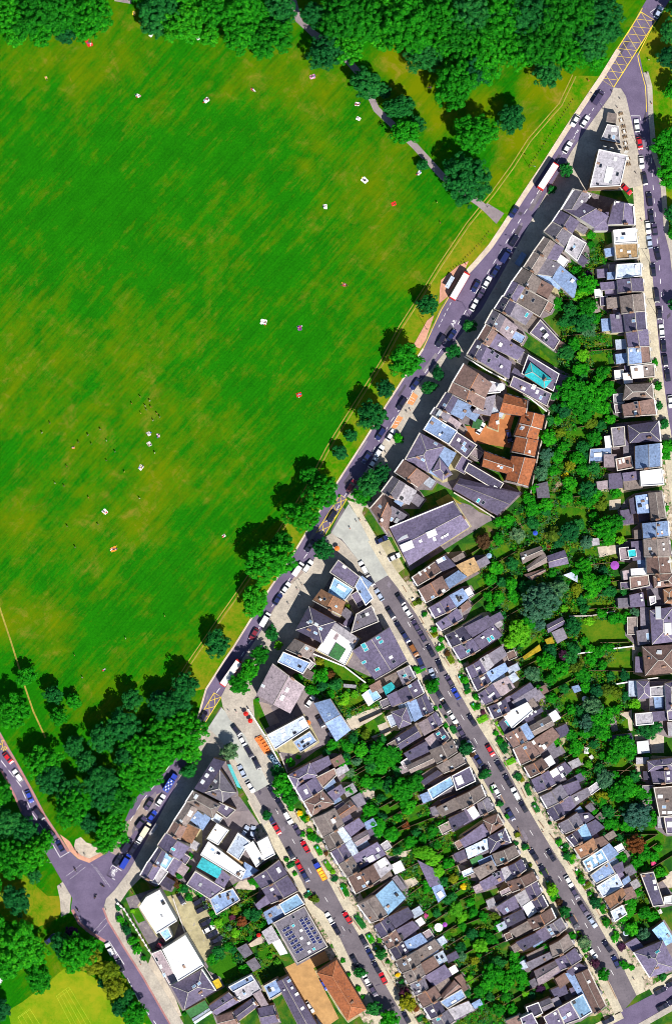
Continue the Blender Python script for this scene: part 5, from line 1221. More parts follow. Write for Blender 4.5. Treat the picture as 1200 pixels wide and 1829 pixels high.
trees('gm','J','300,1040,19 180,1040,16 80,1010,14 120,960,11,d 400,1060,16 210,930,9,o 60,690,9,l 130,640,9,l 200,600,9,l 250,555,8,l 60,1100,13,d 240,1110,12 340,1130,11 150,1120,10,b 330,960,9,d 20,560,9,o 440,1100,10 700,180,7 900,400,7 920,540,8 1000,660,7 1010,730,6 1050,770,5,p 780,870,6 560,460,6 710,740,5')
trees('gm','I','700,1030,14 640,1010,9 800,1090,13,d 530,1050,9 620,1130,11 880,540,7,o 850,480,5,l 700,1100,11,d 760,1020,9,r 560,1100,8 760,1160,9 870,1170,9,l 1000,1110,9,l 690,930,8,o')
trees('gm','O','270,450,26 360,400,18 310,560,16 200,400,16,d 120,190,12 60,300,11 180,225,14 230,185,9 60,150,11,b 560,700,12 490,740,12 100,740,12,d 200,760,15 330,820,13 60,590,12 420,890,17,l 490,935,15,l 530,1030,14,l 600,970,12 640,1080,11,o 380,330,9,d 440,340,9,d 130,300,10 100,400,11 60,420,9,d 240,310,10,d 130,640,10,d 240,640,9 40,690,9 300,700,8,r 420,790,10 520,840,9 370,750,9,d 710,1080,8 700,640,7 940,40,6 970,90,8 1080,830,6,d 560,1100,11,d 450,1110,9 240,880,9,d 1100,350,8,d')
trees('gm','N','850,30,13 900,120,11,b 1020,190,13 1130,40,16 1170,220,12,d 1040,390,14 1100,500,16 1180,560,12 900,240,10 540,410,6,y 590,450,6,y 630,580,9 480,370,8 670,600,7,d 560,560,6 790,880,7,d 1050,80,11,d 960,260,8 1000,470,11 1120,300,10,d 730,700,5,r 1150,650,9 760,180,5')
trees('gm','U','450,230,9 660,380,16,l 700,440,11,l 620,310,13,d 830,640,16,l 760,330,10 780,400,11 520,410,9,d 900,590,13 930,430,9,o 960,500,10 690,650,11,d 700,720,11,b 920,850,22 1010,900,18 870,930,13 950,770,16,d 1080,800,14 820,970,11 1150,990,8,l 960,1100,14 1060,1100,12 1080,870,12 830,1060,10 440,430,5,k 640,530,7,o 770,560,12,d 850,430,9 850,560,9 700,500,9 790,750,9,o 760,880,8,l 700,880,7 900,1010,10,d 1010,1010,11 740,980,8,d 570,620,6 640,690,7 820,720,7 1130,740,9,d 710,220,7,y 120,600,7,l 240,850,5,y 1020,780,9,o')
trees('gm','V','90,770,13 120,860,14 60,900,11,o 160,990,6,l 60,1080,8 300,660,11 480,580,10 70,710,10 250,650,8 170,900,8 390,580,6,r 260,950,8,p 960,560,9,d 880,540,9 800,560,7 860,780,9 910,800,7 1130,860,9,d 840,650,8,p 120,940,9 200,1000,8,d 680,1120,4,l')
trees('gl','S','520,240,9,d 550,300,8 760,690,15,d 720,735,12 860,670,9,d 950,810,11 760,480,9,l 840,515,7,b 880,550,9,l 930,470,11,r 1020,420,12,d 1080,500,9 540,90,8 420,200,8 720,420,8 1040,200,7 860,440,7,p 470,210,7,r 640,280,6 870,600,7,o 830,650,9 900,720,8,d 980,590,7 520,1130,5 1180,760,6 720,480,6')
trees('gl','M','600,800,7 640,720,6 580,950,8 560,860,7 530,900,7,r 850,1170,6 1080,900,7 230,1110,5,l 1050,1130,11,d 960,1100,9,o')
trees('gl','L','1170,720,11 880,850,9 1130,780,9,d 640,400,4 930,810,5 1060,330,8 1000,300,7')
trees('gl','T','180,760,8,l 130,720,5 650,750,5 690,850,5 760,950,6 790,1010,5')
trees('gl','R','1130,230,4 1150,260,4,l')
def hits(p): return any(inside(p, f_) for f_ in FOOT)
rank_t = {}
for z in ZONES:
    for key in LEAFWORD:
        L_ = sorted([i for i, t in enumerate(TREES) if t[0] == z and t[3] == key and -t[2]*.7 < t[1][0] < 1200+t[2]*.7 and -t[2]*.7 < t[1][1] < 1829+t[2]*.7], key=lambda i: (TREES[i][1][1], TREES[i][1][0]))
        for n_, i in enumerate(L_): rank_t[i] = (n_+1, len(L_))
def plant(name, label, cat, group, p, r, key, cls=None, z=0.0, sq=1.0):
    rm = r*S; cls = cls or ('L' if rm > 6.2 else 'M' if rm > 3.2 else 'S' if rm > 1.7 else 'W')
    cm, tm = RND.choice(CR[cls]); w = W(p)
    root = empty(name, (w.x, w.y, z), RND.uniform(0, 6.28)); tag(root, label, cat, group); root.scale = (rm*RND.uniform(.88,1.12), rm*RND.uniform(.88,1.12), rm*sq)
    obj('crown', cm, root, mat=M('leaf_'+key)); obj('trunk', tm, root); return root
for i, (z, p, r, key) in enumerate(TREES):
    if i not in rank_t: continue
    nm, place, cat = ZONES[z]; n_, tot = rank_t[i]
    lead = f"{LEAFWORD[key]} {'bush' if r < 8 and z[0] == 'g' else 'tree' if cat == 'tree' else 'shrub'}"
    lab = f"{lead}, {ordn(n_)} so coloured from top {place}" if tot > 1 else f"the only {lead} {place}"
    k = 1.0
    hz = CAM_H/(CAM_H - r*S*1.2); q = (600+(p[0]-600)/hz, 914.5+(p[1]-914.5)/hz)
    plant(nm if not (r < 8 and z[0] == 'g') else 'garden_bush', lab, 'bush' if r < 8 and z[0] == 'g' else cat, ZONES[z][1], q, r*(1.08 if z == 'gr' else 0.98 if z[0] == 'g' else 0.94 if z == 'bl' else 1.02), key, None, 0.0, RND.uniform(.85, 1.1)*(0.8 if z[0] == 'g' else 1))
# a strip of lawn in every other back garden
for H_ in HOUSE_INFO:
    if H_['special'] or H_['row'] not in ('n1','w2','e2','r3') or RND.random() < .38: continue
    a, d, n, L_ = H_['P'][0], H_['d'], H_['n'], H_['L']; back = max(((W(p)-a).dot(-n) for pc in H_['pieces'] for p in pc)) + RND.uniform(2, 5); ln_ = RND.uniform(5, 10)
    q = [a + d*(L_*u) - n*v_ for u, v_ in ((.12, back), (.88, back), (.84, back+ln_), (.16, back+ln_))]; q = [(600+x.x/S, 914.5-x.y/S) for x in q]
    if any(inside(centre(q), l) for l in LAWNS) or hits(centre(q)): continue
    LAWNS.append(q); sheet('garden_lawn', q, 0.05+.0005*(H_['i'] % 40), M('garden_grass'))
# undergrowth in the gardens
GZ = [PL('1000,480 1080,430 1090,700 1080,900 1100,1100 1120,1300 1150,1500 1180,1640 1090,1660 1040,1480 980,1330 940,1240 880,1100 850,1010 900,930 960,870 985,780 1000,680'),
      PL('545,1190 640,1240 650,1320 730,1330 760,1420 820,1480 850,1600 900,1720 930,1829 820,1829 760,1700 700,1560 660,1450 600,1350'), PL('300,1560 420,1560 520,1640 480,1740 420,1780 360,1700'), PL('540,1180 640,1200 690,1260 620,1330 560,1260')]
BB = [(min(p[0] for p in f), min(p[1] for p in f), max(p[0] for p in f), max(p[1] for p in f), f) for f in FOOT]
def hits_building(p, m=0):
    return any(x0-m < p[0] < x1+m and y0-m < p[1] < y1+m and inside(p, f) for x0, y0, x1, y1, f in BB)
rng = random.Random(5); v, f, fm = [], [], []
for zi, poly in enumerate(GZ):
    x0, x1 = min(p[0] for p in poly), max(p[0] for p in poly); y0, y1 = min(p[1] for p in poly), max(p[1] for p in poly)
    for _ in range(int((x1-x0)*(y1-y0)/36)):
        p = (rng.uniform(x0, x1), rng.uniform(y0, y1))
        if not inside(p, poly) or hits_building(p) or any(inside(p, q) for q in LAWNS + YARDS): continue
        w = W(p); k = len(f); rc = rng.uniform(.35, 1.5); leafset(rng, v, f, w.x, w.y, rc*.5, rc, .28, 14); fm += [rng.choice([0,0,1,2,2,3])]*(len(f)-k)
o = obj('undergrowth', mesh('undergrowth', v, f, [M('leaf_g'), M('leaf_d'), M('leaf_o'), M('leaf_b')], fm)); tag(o, 'tangled low green undergrowth filling the back gardens', 'undergrowth', None, 'stuff')
# hedges, front walls, fences
def hedge_mesh():
    rng = random.Random(3); v, f = [], []
    for i in range(26):
        leafset(rng, v, f, (i % 13 - 6)/13, (i//13 - .5)*.5, .5, .30, .10, 22)
    for p in v: pass
    return mesh('hedge', [(x, y, max(.0, z)) for x, y, z in v], f, [M('leaf_g')])
HM = hedge_mesh()
wl = MB(); wl.box((0,0,.4), (1,.24,.8)); wl.box((0,0,.84), (1,.32,.08)); WALLM = wl.mesh('garden_wall', [M('wall_brick')])
wl = MB()
for i in range(7): wl.box((i/6-.5, 0, .9), (.012, .12, 1.85))
wl.box((0,.02,.9), (1,.05,1.75)); wl.box((0,0,1.8), (1,.14,.07)); FENCEM = wl.mesh('garden_fence', [M('wood')])
for H_ in HOUSE_INFO:
    if H_['special'] or H_['row'] not in ('n1','w1','w2','e2','r3'): continue
    a, d, n, L_ = H_['P'][0], H_['d'], H_['n'], H_['L']; place = ROWS[H_['row']][1]; o_ = ordn(H_['rank']); rz = math.atan2(d.y, d.x)
    if H_['row'] != 'r3':
        q = a + d*(L_*.62) + n*4.4; o = obj('garden_wall', WALLM, None, (q.x, q.y, 0), rz, (L_*.66, 1, 1)); tag(o, f"low front garden wall before the {o_} house {place}", 'wall', 'low front garden walls')
        if RND.random() < .72:
            q = a + d*(L_*RND.uniform(.5,.7)) + n*RND.uniform(2.6,3.6); o = obj('hedge', HM, None, (q.x, q.y, 0), rz + (RND.random() < .3)*math.pi/2, (L_*RND.uniform(.4,.6), RND.uniform(1.3,2.2), RND.uniform(1,1.6)), M('leaf_'+RND.choice('ggdlo')))
            tag(o, f"clipped hedge in front of the {o_} house {place}", 'hedge', 'front garden hedges')
        if RND.random() < .7:
            q = a + d*(L_*RND.uniform(.05,.95)) + n*RND.uniform(1.6,3.4); p = (600+q.x/S, 914.5-q.y/S)
            plant('front_shrub', f"round shrub in front of the {o_} house {place}", 'shrub', 'front garden shrubs', p, RND.uniform(3,6.5), RND.choice('ggdlogr'), 'W')
    back = max(((W(p)-a).dot(-n) for pc in H_['pieces'] for p in pc))
    ln_ = RND.uniform(9, 17); q = a + d*(L_*.98) - n*(back*.97 + ln_/2)
    o = obj('garden_fence', FENCEM, None, (q.x, q.y, 0), math.atan2(n.y, n.x), (ln_, 1, 1)); tag(o, f"timber garden fence running back from the {o_} house {place}", 'fence', 'back garden fences')
# ================================================================= VEHICLES
def loft(st, zb=.28):
    mb = MB(); rings = []
    for x, w, zt in st: rings.append([(x,-w*.94,zb),(x,-w,zb+.28),(x,-w*.97,zt-.1),(x,-w*.84,zt),(x,w*.84,zt),(x,w*.97,zt-.1),(x,w,zb+.28),(x,w*.94,zb)])
    for r in rings: mb.v += r
    n = 8
    for i in range(len(rings)-1):
        for j in range(n):
            k = (j+1) % n; mb.f.append([i*n+j, (i+1)*n+j, (i+1)*n+k, i*n+k][::-1]); mb.m.append(0)
    mb.f.append(list(range(n))); mb.m.append(0); e = (len(rings)-1)*n; mb.f.append([e+j for j in reversed(range(n))]); mb.m.append(0)
    return mb
def wheel_mesh(r=.32, w=.22):
    mb = MB(); n = 12
    ring = lambda y, q: [(q*math.cos(2*math.pi*i/n), y, q*math.sin(2*math.pi*i/n)) for i in range(n)]
    mb.hexa(ring(-w/2, r), ring(w/2, r), 0); mb.hexa(ring(-w/2-.01, r*.6), ring(w/2+.01, r*.6), 1); return mb.mesh('wheel', [M('rubber'), M('grey_metal')])
def quadm(name, pts, mat):
    return mesh(name, pts, [list(range(len(pts)))], [mat])
def cabin(name, b, t):        # b, t: (x0, x1, halfwidth, z); returns part meshes
    (a0,a1,aw,az), (c0,c1,cw,cz) = b, t
    B = [(a0,-aw,az),(a1,-aw,az),(a1,aw,az),(a0,aw,az)]; Tt = [(c0,-cw,cz),(c1,-cw,cz),(c1,cw,cz),(c0,cw,cz)]
    pd = M('pane_dark'); r = MB(); r.hexa([(x*1.0,y*1.04,z-.03) for x,y,z in Tt], [(x,y*.96,z+.05) for x,y,z in Tt])
    return [('side_window', quadm('side_window', [B[0],B[1],Tt[1],Tt[0]], pd)), ('windscreen', quadm('windscreen', [B[1],B[2],Tt[2],Tt[1]], pd)), ('side_window', quadm('side_window', [B[2],B[3],Tt[3],Tt[2]], pd)), ('rear_window', quadm('rear_window', [B[3],B[0],Tt[0],Tt[3]], pd)), ('roof_panel', r.mesh('roof_panel'))]
WH = wheel_mesh(); WHB = wheel_mesh(.48, .3)
hl = MB(); hl.box((0,0,0), (.16,.34,.16)); HL = hl.mesh('headlight', [M('pane_white')])
KINDS = {}
KINDS['car'] = dict(body=loft([(-2.15,.70,.72),(-1.98,.86,.90),(-1.2,.90,.95),(.9,.90,.95),(1.6,.87,.88),(2.0,.80,.74),(2.15,.62,.66)]).mesh('body', smooth=False), parts=cabin('c', (-1.85,.95,.82,.92), (-1.25,.25,.64,1.44)), wheels=[(-1.3,.80),(1.3,.80)], wm=WH, zr=.32, hl=(2.05,.58,.66))
KINDS['estate'] = dict(body=loft([(-2.3,.76,.80),(-2.15,.90,1.0),(-1.2,.93,1.05),(1.0,.93,1.05),(1.75,.90,.98),(2.2,.82,.80),(2.32,.66,.70)]).mesh('body'), parts=cabin('e', (-2.2,1.05,.86,1.02), (-1.95,.35,.70,1.66)), wheels=[(-1.4,.84),(1.4,.84)], wm=WH, zr=.34, hl=(2.22,.6,.72))
KINDS['van'] = dict(body=loft([(-2.6,.92,2.0),(-2.5,.96,2.12),(1.0,.96,2.12),(1.15,.96,1.2),(2.2,.92,1.05),(2.5,.8,.85)]).mesh('body'), parts=cabin('v', (.9,1.75,.9,1.12), (.7,1.1,.84,2.0)), wheels=[(-1.7,.86),(1.7,.86)], wm=WH, zr=.34, hl=(2.42,.68,.8))
def vehicle(kind, colour, p, ang, label, group, name=None, cat=None):
    K = KINDS[kind]; w = W(p); root = empty(name or ('van' if kind == 'van' else 'parked_car'), (w.x, w.y, 0.06), ang)
    root.scale = (1.07, 1.07, 1.07); tag(root, label, cat or ('van' if kind == 'van' else 'car'), group); pm = M('paint_'+colour)
    obj('body', K['body'], root, mat=pm)
    for nm, m in K['parts']: obj(nm, m, root, mat=pm if nm == 'roof_panel' else None)
    for x, y in K['wheels']:
        for s_ in (-1, 1): obj('wheel', K['wm'], root, (x, y*s_, K['zr']))
    for s_ in (-1, 1): obj('headlight', HL, root, (K['hl'][0], K['hl'][1]*s_, K['hl'][2]))
    return root
mid_line = lambda a, b, n=24: [((p[0]+q[0])/2, (p[1]+q[1])/2) for p, q in zip([x[0] for x in resample(a, sum(math.dist(u, v) for u, v in zip(a, a[1:]))/n - 1e-6)], [x[0] for x in resample(b, sum(math.dist(u, v) for u, v in zip(b, b[1:]))/n - 1e-6)])]
STREETS = {'m': PL('1200,-40 1130,75 1070,170 985,305 925,398 870,488 820,575 770,650 700,750 630,862 600,912 548,990 505,1052 465,1118 420,1190 385,1240 340,1325 290,1405 245,1470 205,1535'), 's1': mid_line(S1_L, S1_R), 's2': mid_line(S2_L, S2_R), 's3': mid_line(S3_L, S3_R), 'w': PL('-60,1290 4,1360 35,1400 60,1455 95,1500 120,1545'), 'l': PL('165,1620 206,1700 222,1735 250,1790 290,1850'), 'b': PL('1050,1850 1140,1806 1200,1775')}
SIDE = {'m': ('on the park half of the main road','on the shop half of the main road'), 's1': ('on the right kerb of the left diagonal street','on the left kerb of the left diagonal street'), 's2': ('on the right kerb of the middle diagonal street','on the left kerb of the middle diagonal street'), 's3': ('on the far kerb of the right-edge street','on the near kerb of the right-edge street'),
  'w': ('in the queue on the park road, left','on the outer lane of the park road'), 'l': ('on the lower road by the cricket nets','on the outer half of the lower road'), 'b': ('along the street at the bottom right','on the lower side of the bottom right street')}
COLW = dict(dark='black', purple='dark purple-grey', white='white', red='red', blue='bright blue', grey='grey', orange='orange', pale='pale blue-grey', navy='navy blue', cream='cream', maroon='maroon', brown='bronze')
CARS = []
def cars(st, t, s):
    for w in s.split():
        a = w.split(','); CARS.append((st, T(t, float(a[0]), float(a[1])), a[2], a[3] if len(a) > 3 else 'car'))
cars('m','A','1100,90,pale 670,700,purple,van 505,865,white 575,870,white 450,1055,white')
cars('s3','A','945,900,white 965,1025,red 978,1160,white')
cars('m','B','68,315,navy'); cars('s3','B','1000,80,dark 1035,225,dark,estate 1047,345,dark 1025,425,white 1072,440,purple 1035,530,pale 1092,615,dark 1060,730,dark 1085,915,dark,estate 1105,1040,dark 1122,1165,white')
cars('m','C','868,120,dark 810,230,navy,van 738,338,navy 675,418,white 595,445,navy 632,505,purple 585,580,white 425,795,navy 345,835,dark,estate')
cars('s3','D','1135,70,dark 1147,175,dark 1163,280,dark 1185,470,white')
cars('m','E','365,345,navy 268,485,dark,estate 118,700,navy,estate 190,708,white 108,825,white,estate 18,870,navy 65,905,white')
cars('m','F','370,490,dark 510,270,maroon,estate 215,700,dark,estate 130,865,white,van 200,845,white,estate 42,1000,white'); cars('s2','F','595,855,white,estate 645,945,dark 708,1050,pale 860,1080,dark 910,1170,white 790,1180,dark')
cars('m','I','385,480,navy 295,625,white,van 215,730,maroon')
cars('s2','J','570,150,purple 615,225,purple 675,330,dark 450,160,dark 495,230,navy 555,325,brown,estate 605,420,navy,estate 690,500,pale 740,435,dark 810,545,purple 855,635,blue 735,640,dark 785,730,dark 835,810,white 890,905,purple 970,825,dark 960,1010,white 1100,1040,red 1015,1110,navy 1165,1150,dark')
cars('s2','O','1025,375,dark 1080,470,white,estate 1135,560,dark 940,445,white 1045,620,navy')
cars('s2','Q','210,505,dark 335,510,dark 280,625,dark,estate 460,695,white 503,780,purple 567,895,purple,estate 628,985,pale 495,985,dark,estate 735,1160,dark')
cars('s2','V','630,690,white 795,755,navy'); cars('b','V','1110,960,dark 1130,1075,dark 1195,905,dark 1205,1030,dark 740,1172,dark')
cars('m','L','250,525,dark'); cars('s1','L','490,615,dark 535,695,white 580,770,dark,estate 635,855,dark 530,910,pale 590,1020,white 745,1055,dark 800,1140,dark')
cars('s1','N','458,440,white,estate 340,455,navy 378,520,red 525,530,purple 582,648,red 478,700,dark 535,780,red 580,860,navy 755,1160,white 882,1155,red')
cars('s1','T','600,520,dark 735,750,dark 890,795,dark 935,870,red 815,880,white 865,960,purple 1100,1150,dark 800,610,dark 845,700,navy')
cars('m','M','345,345,purple 430,315,white 368,430,blue 290,475,purple,estate 325,525,cream,van 290,580,white 190,640,dark,van 235,665,dark 125,745,dark 180,750,blue,van')
cars('w','X','62,95,red 132,220,white,estate 215,370,blue 285,495,dark,estate 362,620,purple 432,720,navy')
cars('l','R','787,665,white,estate 862,780,dark')
def near(st, p):
    best = None
    for a, b in zip(STREETS[st], STREETS[st][1:]):
        ux, uy = b[0]-a[0], b[1]-a[1]; l2 = ux*ux+uy*uy or 1; t = max(0, min(1, ((p[0]-a[0])*ux+(p[1]-a[1])*uy)/l2))
        q = (a[0]+ux*t, a[1]+uy*t); d = math.dist(p, q)
        if best is None or d < best[0]: best = (d, ang_px(a, b), (ux*(p[1]-q[1]) - uy*(p[0]-q[0])) > 0)
    return best
BUSES = [('_', 978, 318), ('C', 480, 445), ('L', 450, 205)]
lanes = {}
for i, (st, p, c, k) in enumerate(CARS): 
    d, an, right = near(st, p); lanes.setdefault((st, right), []).append((p[1], i, an))
for (st, right), L_ in lanes.items():
    pl = SIDE[st][0 if (right if st in ('m',) else not right) else 1]
    for n_, (y, i, an) in enumerate(sorted(L_)):
        _, p, c, k = CARS[i]; flip = 0 if RND.random() < .5 else math.pi
        if st in ('m',): flip = 0 if right else math.pi
        vehicle(k, c, p, an+flip+RND.uniform(-.03,.03), f"{COLW[c]} {'van' if k == 'van' else 'car'}, {ordn(n_+1)} from top {pl}", f"vehicles {pl}", 'van' if k == 'van' else 'parked_car')
for t, x, y, c, k, a, lab in [('B',872,155,'red','car',-45,'red car parked on the drive beside the fork building'),('F',725,655,'navy','car',25,'navy car on the side yard just above the large hall'),('F',815,780,'white','car',25,'white car on the front yard before the large hall'),('L',1015,410,'white','car',55,'white car parked in the yard beside the pub'),
    ('L',1090,555,'dark','car',-60,'black car in the pub yard beside the blue workshop'),('L',1165,650,'dark','car',-60,'black car at the lower end of the pub yard'),('N',150,540,'pale','car',60,'pale blue car, left of two in the small garage yard'),('N',205,545,'pale','car',80,'pale blue car, right of two in the small garage yard'),
    ('T',410,1080,'white','car',-55,'white car parked on the orange brick yard'),('T',520,915,'blue','car',-60,'bright blue car tucked beside the terracotta lodge'),('T',470,1185,'dark','car',-55,'black car at the foot of the orange brick yard'),('S',495,305,'dark','car',-60,'black car at the top left of the car park'),
    ('S',625,320,'dark','estate',28,'black car, first of six in the car park row'),('S',645,375,'dark','estate',28,'black car, second of six in the car park row'),('S',670,475,'dark','car',28,'black car, third of six in the car park row'),('S',692,520,'white','car',28,'white car, fourth of six in the car park row'),('S',715,557,'dark','car',28,'black car, fifth of six in the car park row'),('S',750,597,'dark','car',28,'black car, last of six in the car park row'),
    ('S',345,625,'maroon','car',60,'maroon car beside the lower white block'),('R',365,590,'navy','car',40,'navy car in tree shade beside the junction'),('R',10,872,'white','car',60,'white car at the left edge below the wood'),('D',35,715,'navy','car',-80,'navy car parked in the terracotta mews court'),('E',830,660,'white','car',60,'white car parked behind the green shed in the mews')]:
    vehicle(k, c, T(t, x, y), math.radians(a), lab, None, 'parked_car')
# double-decker buses
def bus(p, ang, label):
    w = W(p); root = empty('double_decker_bus', (w.x, w.y, .06), ang); tag(root, label, 'bus', 'red double-decker buses on the main road')
    bm = bmesh.new(); bmesh.ops.create_cube(bm, size=1)
    for v_ in bm.verts: v_.co = Vector((v_.co.x*10.9, v_.co.y*2.5, v_.co.z*3.95 + 2.3))
    bmesh.ops.bevel(bm, geom=bm.edges[:], offset=.18, segments=2, affect='EDGES'); m = bpy.data.meshes.new('body'); bm.to_mesh(m); bm.free(); m.materials.append(M('red_paint')); obj('body', m, root)
    mb = MB(); mb.box((-.1,0,4.32), (9.9,2.3,.1)); rp = mb.build('roof_panel', M('white_paint'), root)
    for z, h in ((1.85,.85),(3.45,.8)):
        for s_ in (-1, 1):
            for k in range(7): mb = MB(); mb.box((-4.4+k*1.45, s_*1.26, z), (1.3,.03,h)); mb.build('window', M('pane_dark'), root)
        mb = MB(); mb.box((5.46,0,z), (.03,2.1,h)); mb.build('windscreen', M('pane_dark'), root); mb = MB(); mb.box((-5.46,0,z), (.03,1.9,h)); mb.build('rear_window', M('pane_dark'), root)
    for x in (-3.2, 3.4):
        for s_ in (-1, 1): obj('wheel', WHB, root, (x, s_*1.12, .48))
    for s_ in (-1, 1): obj('headlight', HL, root, (5.45, s_*.85, .8))
    return root
am = lambda p: near('m', p)[1]
bus((977,317), am((978,318)), 'white-roofed red double-decker bus nearest the fork of the roads'); bus(T('C',480,448), am(T('C',480,445)) + math.pi, 'white-roofed red double-decker bus beside the bus shelter'); bus(T('L',452,205), am(T('L',450,205)) + math.pi, 'white-roofed red double-decker bus near the lower yellow box junction')
# lorries
def lorry(p, ang, cab, load, label, boxes):
    w = W(p); root = empty('lorry', (w.x, w.y, .06), ang); tag(root, label, 'lorry')
    mb = MB(); mb.box((2.6,0,1.25), (1.9,2.0,1.9), 0, 0, .94); mb.build('cab', M('paint_'+cab), root); mb = MB(); mb.box((3.5,0,1.6), (.04,1.7,.7)); mb.build('windscreen', M('pane_dark'), root)
    mb = MB(); mb.box((-1.0,0,.75), (5.0,2.1,.25)); mb.build('chassis', M('dark_metal'), root)
    mb = MB(); mb.box((-1.0,0,1.0 if not boxes else 1.9), (4.8,2.15,.3 if not boxes else 2.2)); bd = mb.build('load_bed', M(load), root)
    if boxes:
        for k in range(5):
            for j in (-.6, 0, .6): mb = MB(); mb.box((-2.8+k*.9, j, 3.04), (.55,.4,.08)); mb.build('roof_panel', M('dark_metal' if (k+int(j*2)) % 2 else 'white_paint'), root)
    else:
        for s_ in (-1, 1): mb = MB(); mb.box((-1.0, s_*1.0, 1.4), (4.8,.1,.5)); mb.build('side_board', M(load), root)
        for k in range(4): mb = MB(); mb.box((-2.8+k*1.2, 0, 1.25), (.9,1.7,.25)); mb.build('cargo', M('ye'), root)
    for x in (-2.4, 2.5):
        for s_ in (-1, 1): obj('wheel', WHB, root, (x, s_*.95, .48))
lorry(T('N',690,825), near('s1', T('N',690,825))[1] + math.pi, 'blue', 'orange_cloth', 'orange flatbed lorry with a bright blue cab on the left street', False)
lorry(T('M',500,190), near('m', T('M',500,190))[1] + math.pi, 'blue', 'blue_cloth', 'blue chequer-topped lorry parked on the shaded main road', True)
# ================================================================= PEOPLE
def person_mesh(kind):
    J = {'stand': dict(pel=(0,0,.95), ch=(0,0,1.32), nk=(0,0,1.5), hd=(.02,0,1.66), sh=.19, el=(.02,.27,1.12), ha=(.12,.26,.88), hip=.1, kn=(.06,.11,.5), an=(0,.12,.08), to=(.14,.13,.04)),
         'sit': dict(pel=(0,0,.14), ch=(-.08,0,.5), nk=(-.1,0,.67), hd=(-.07,0,.83), sh=.19, el=(-.25,.28,.36), ha=(-.32,.26,.1), hip=.1, kn=(.42,.16,.42), an=(.72,.14,.09), to=(.86,.14,.14)),
         'lie': dict(pel=(0,0,.13), ch=(-.38,0,.13), nk=(-.56,0,.13), hd=(-.74,0,.15), sh=.19, el=(-.32,.34,.1), ha=(-.05,.36,.08), hip=.1, kn=(.45,.12,.13), an=(.86,.14,.09), to=(.9,.16,.2))}[kind]
    vt, ed, rd = [], [], []
    def add(p, r, par=None):
        vt.append(p); rd.append(r)
        if par is not None: ed.append((par, len(vt)-1))
        return len(vt)-1
    pe = add(J['pel'], .15); ch = add(J['ch'], .17, pe); nk = add(J['nk'], .06, ch); hd = add(J['hd'], .11, nk); c = J['ch']; pl = J['pel']
    for s_ in (-1, 1):
        up = (.12 if kind != 'lie' else 0); sh = add((c[0]+(-.12 if kind == 'lie' else 0), s_*J['sh'], c[2]+up), .07, ch); el = add((J['el'][0], s_*J['el'][1], J['el'][2]), .045, sh); add((J['ha'][0], s_*J['ha'][1], J['ha'][2]), .04, el)
        hp = add((pl[0]+.02, s_*J['hip'], pl[2]-(.06 if kind == 'stand' else 0)), .1, pe); kn = add((J['kn'][0], s_*J['kn'][1], J['kn'][2]), .065, hp); an_ = add((J['an'][0], s_*J['an'][1], J['an'][2]), .045, kn); add((J['to'][0], s_*J['to'][1], J['to'][2]), .04, an_)
    m = bpy.data.meshes.new('person'); m.from_pydata(vt, ed, []); o = bpy.data.objects.new('figure', m); SC.collection.objects.link(o)
    md = o.modifiers.new('skin', 'SKIN')
    for i, sv in enumerate(m.skin_vertices[0].data): sv.radius = (rd[i], rd[i]); sv.use_root = (i == 0)
    o.modifiers.new('sub', 'SUBSURF').levels = 1
    bpy.context.view_layer.update(); me = bpy.data.meshes.new_from_object(o.evaluated_get(bpy.context.evaluated_depsgraph_get())); bpy.data.objects.remove(o); me.name = 'person'
    for k in ('skin','cloth_white','cloth_navy','hair'): me.materials.append(M(k))
    hd_, pl_, c_ = Vector(J['hd']), Vector(J['pel']), Vector(J['ch'])
    ax = (c_-pl_).normalized()
    for p in me.polygons:
        q = p.center; t = (q-pl_).dot(ax)
        if (q-hd_).length < .2: p.material_index = 3 if (q-hd_).dot(ax) > .0 or (q-hd_).dot(Vector((-1,0,0)) if kind != 'lie' else ax) > .06 else 0
        elif -.02 < t < (Vector(J['nk'])-pl_).dot(ax)-.02 and abs(q.y) < .27: p.material_index = 1
        elif t <= .02 and min((q-Vector((J['to'][0], s_*J['to'][1], J['to'][2]))).length for s_ in (-1,1)) > .14: p.material_index = 2
        p.use_smooth = True
    return me
PM = {k: person_mesh(k) for k in ('stand','sit','lie')}
def person(kind, p, z, ang, top, legs, label, group=None):
    w = W(p); o = obj('person', PM[kind], None, (w.x, w.y, z), ang); tag(o, label, 'person', group)
    for i, k in ((1, 'cloth_'+top), (2, 'cloth_'+legs)): o.material_slots[i].link = 'OBJECT'; o.material_slots[i].material = M(k)
    return o
bk = MB(); rb = random.Random(9); n9 = 9                       # rumpled cloth
gv = [[((i/(n9-1)-.5)*(1+rb.uniform(-.12,.12)), (j/(n9-1)-.5)*(1+rb.uniform(-.14,.14)), .05+rb.uniform(-.03,.06)) for j in range(n9)] for i in range(n9)]
for i in range(n9-1):
    for j in range(n9-1): bk.poly([gv[i][j], gv[i+1][j], gv[i+1][j+1], gv[i][j+1]])
BLM = bk.mesh('picnic_blanket')
BAG = MB(); BAG.box((0,0,.18), (.5,.32,.36), 0, 0, .7); BAGM = BAG.mesh('bag')
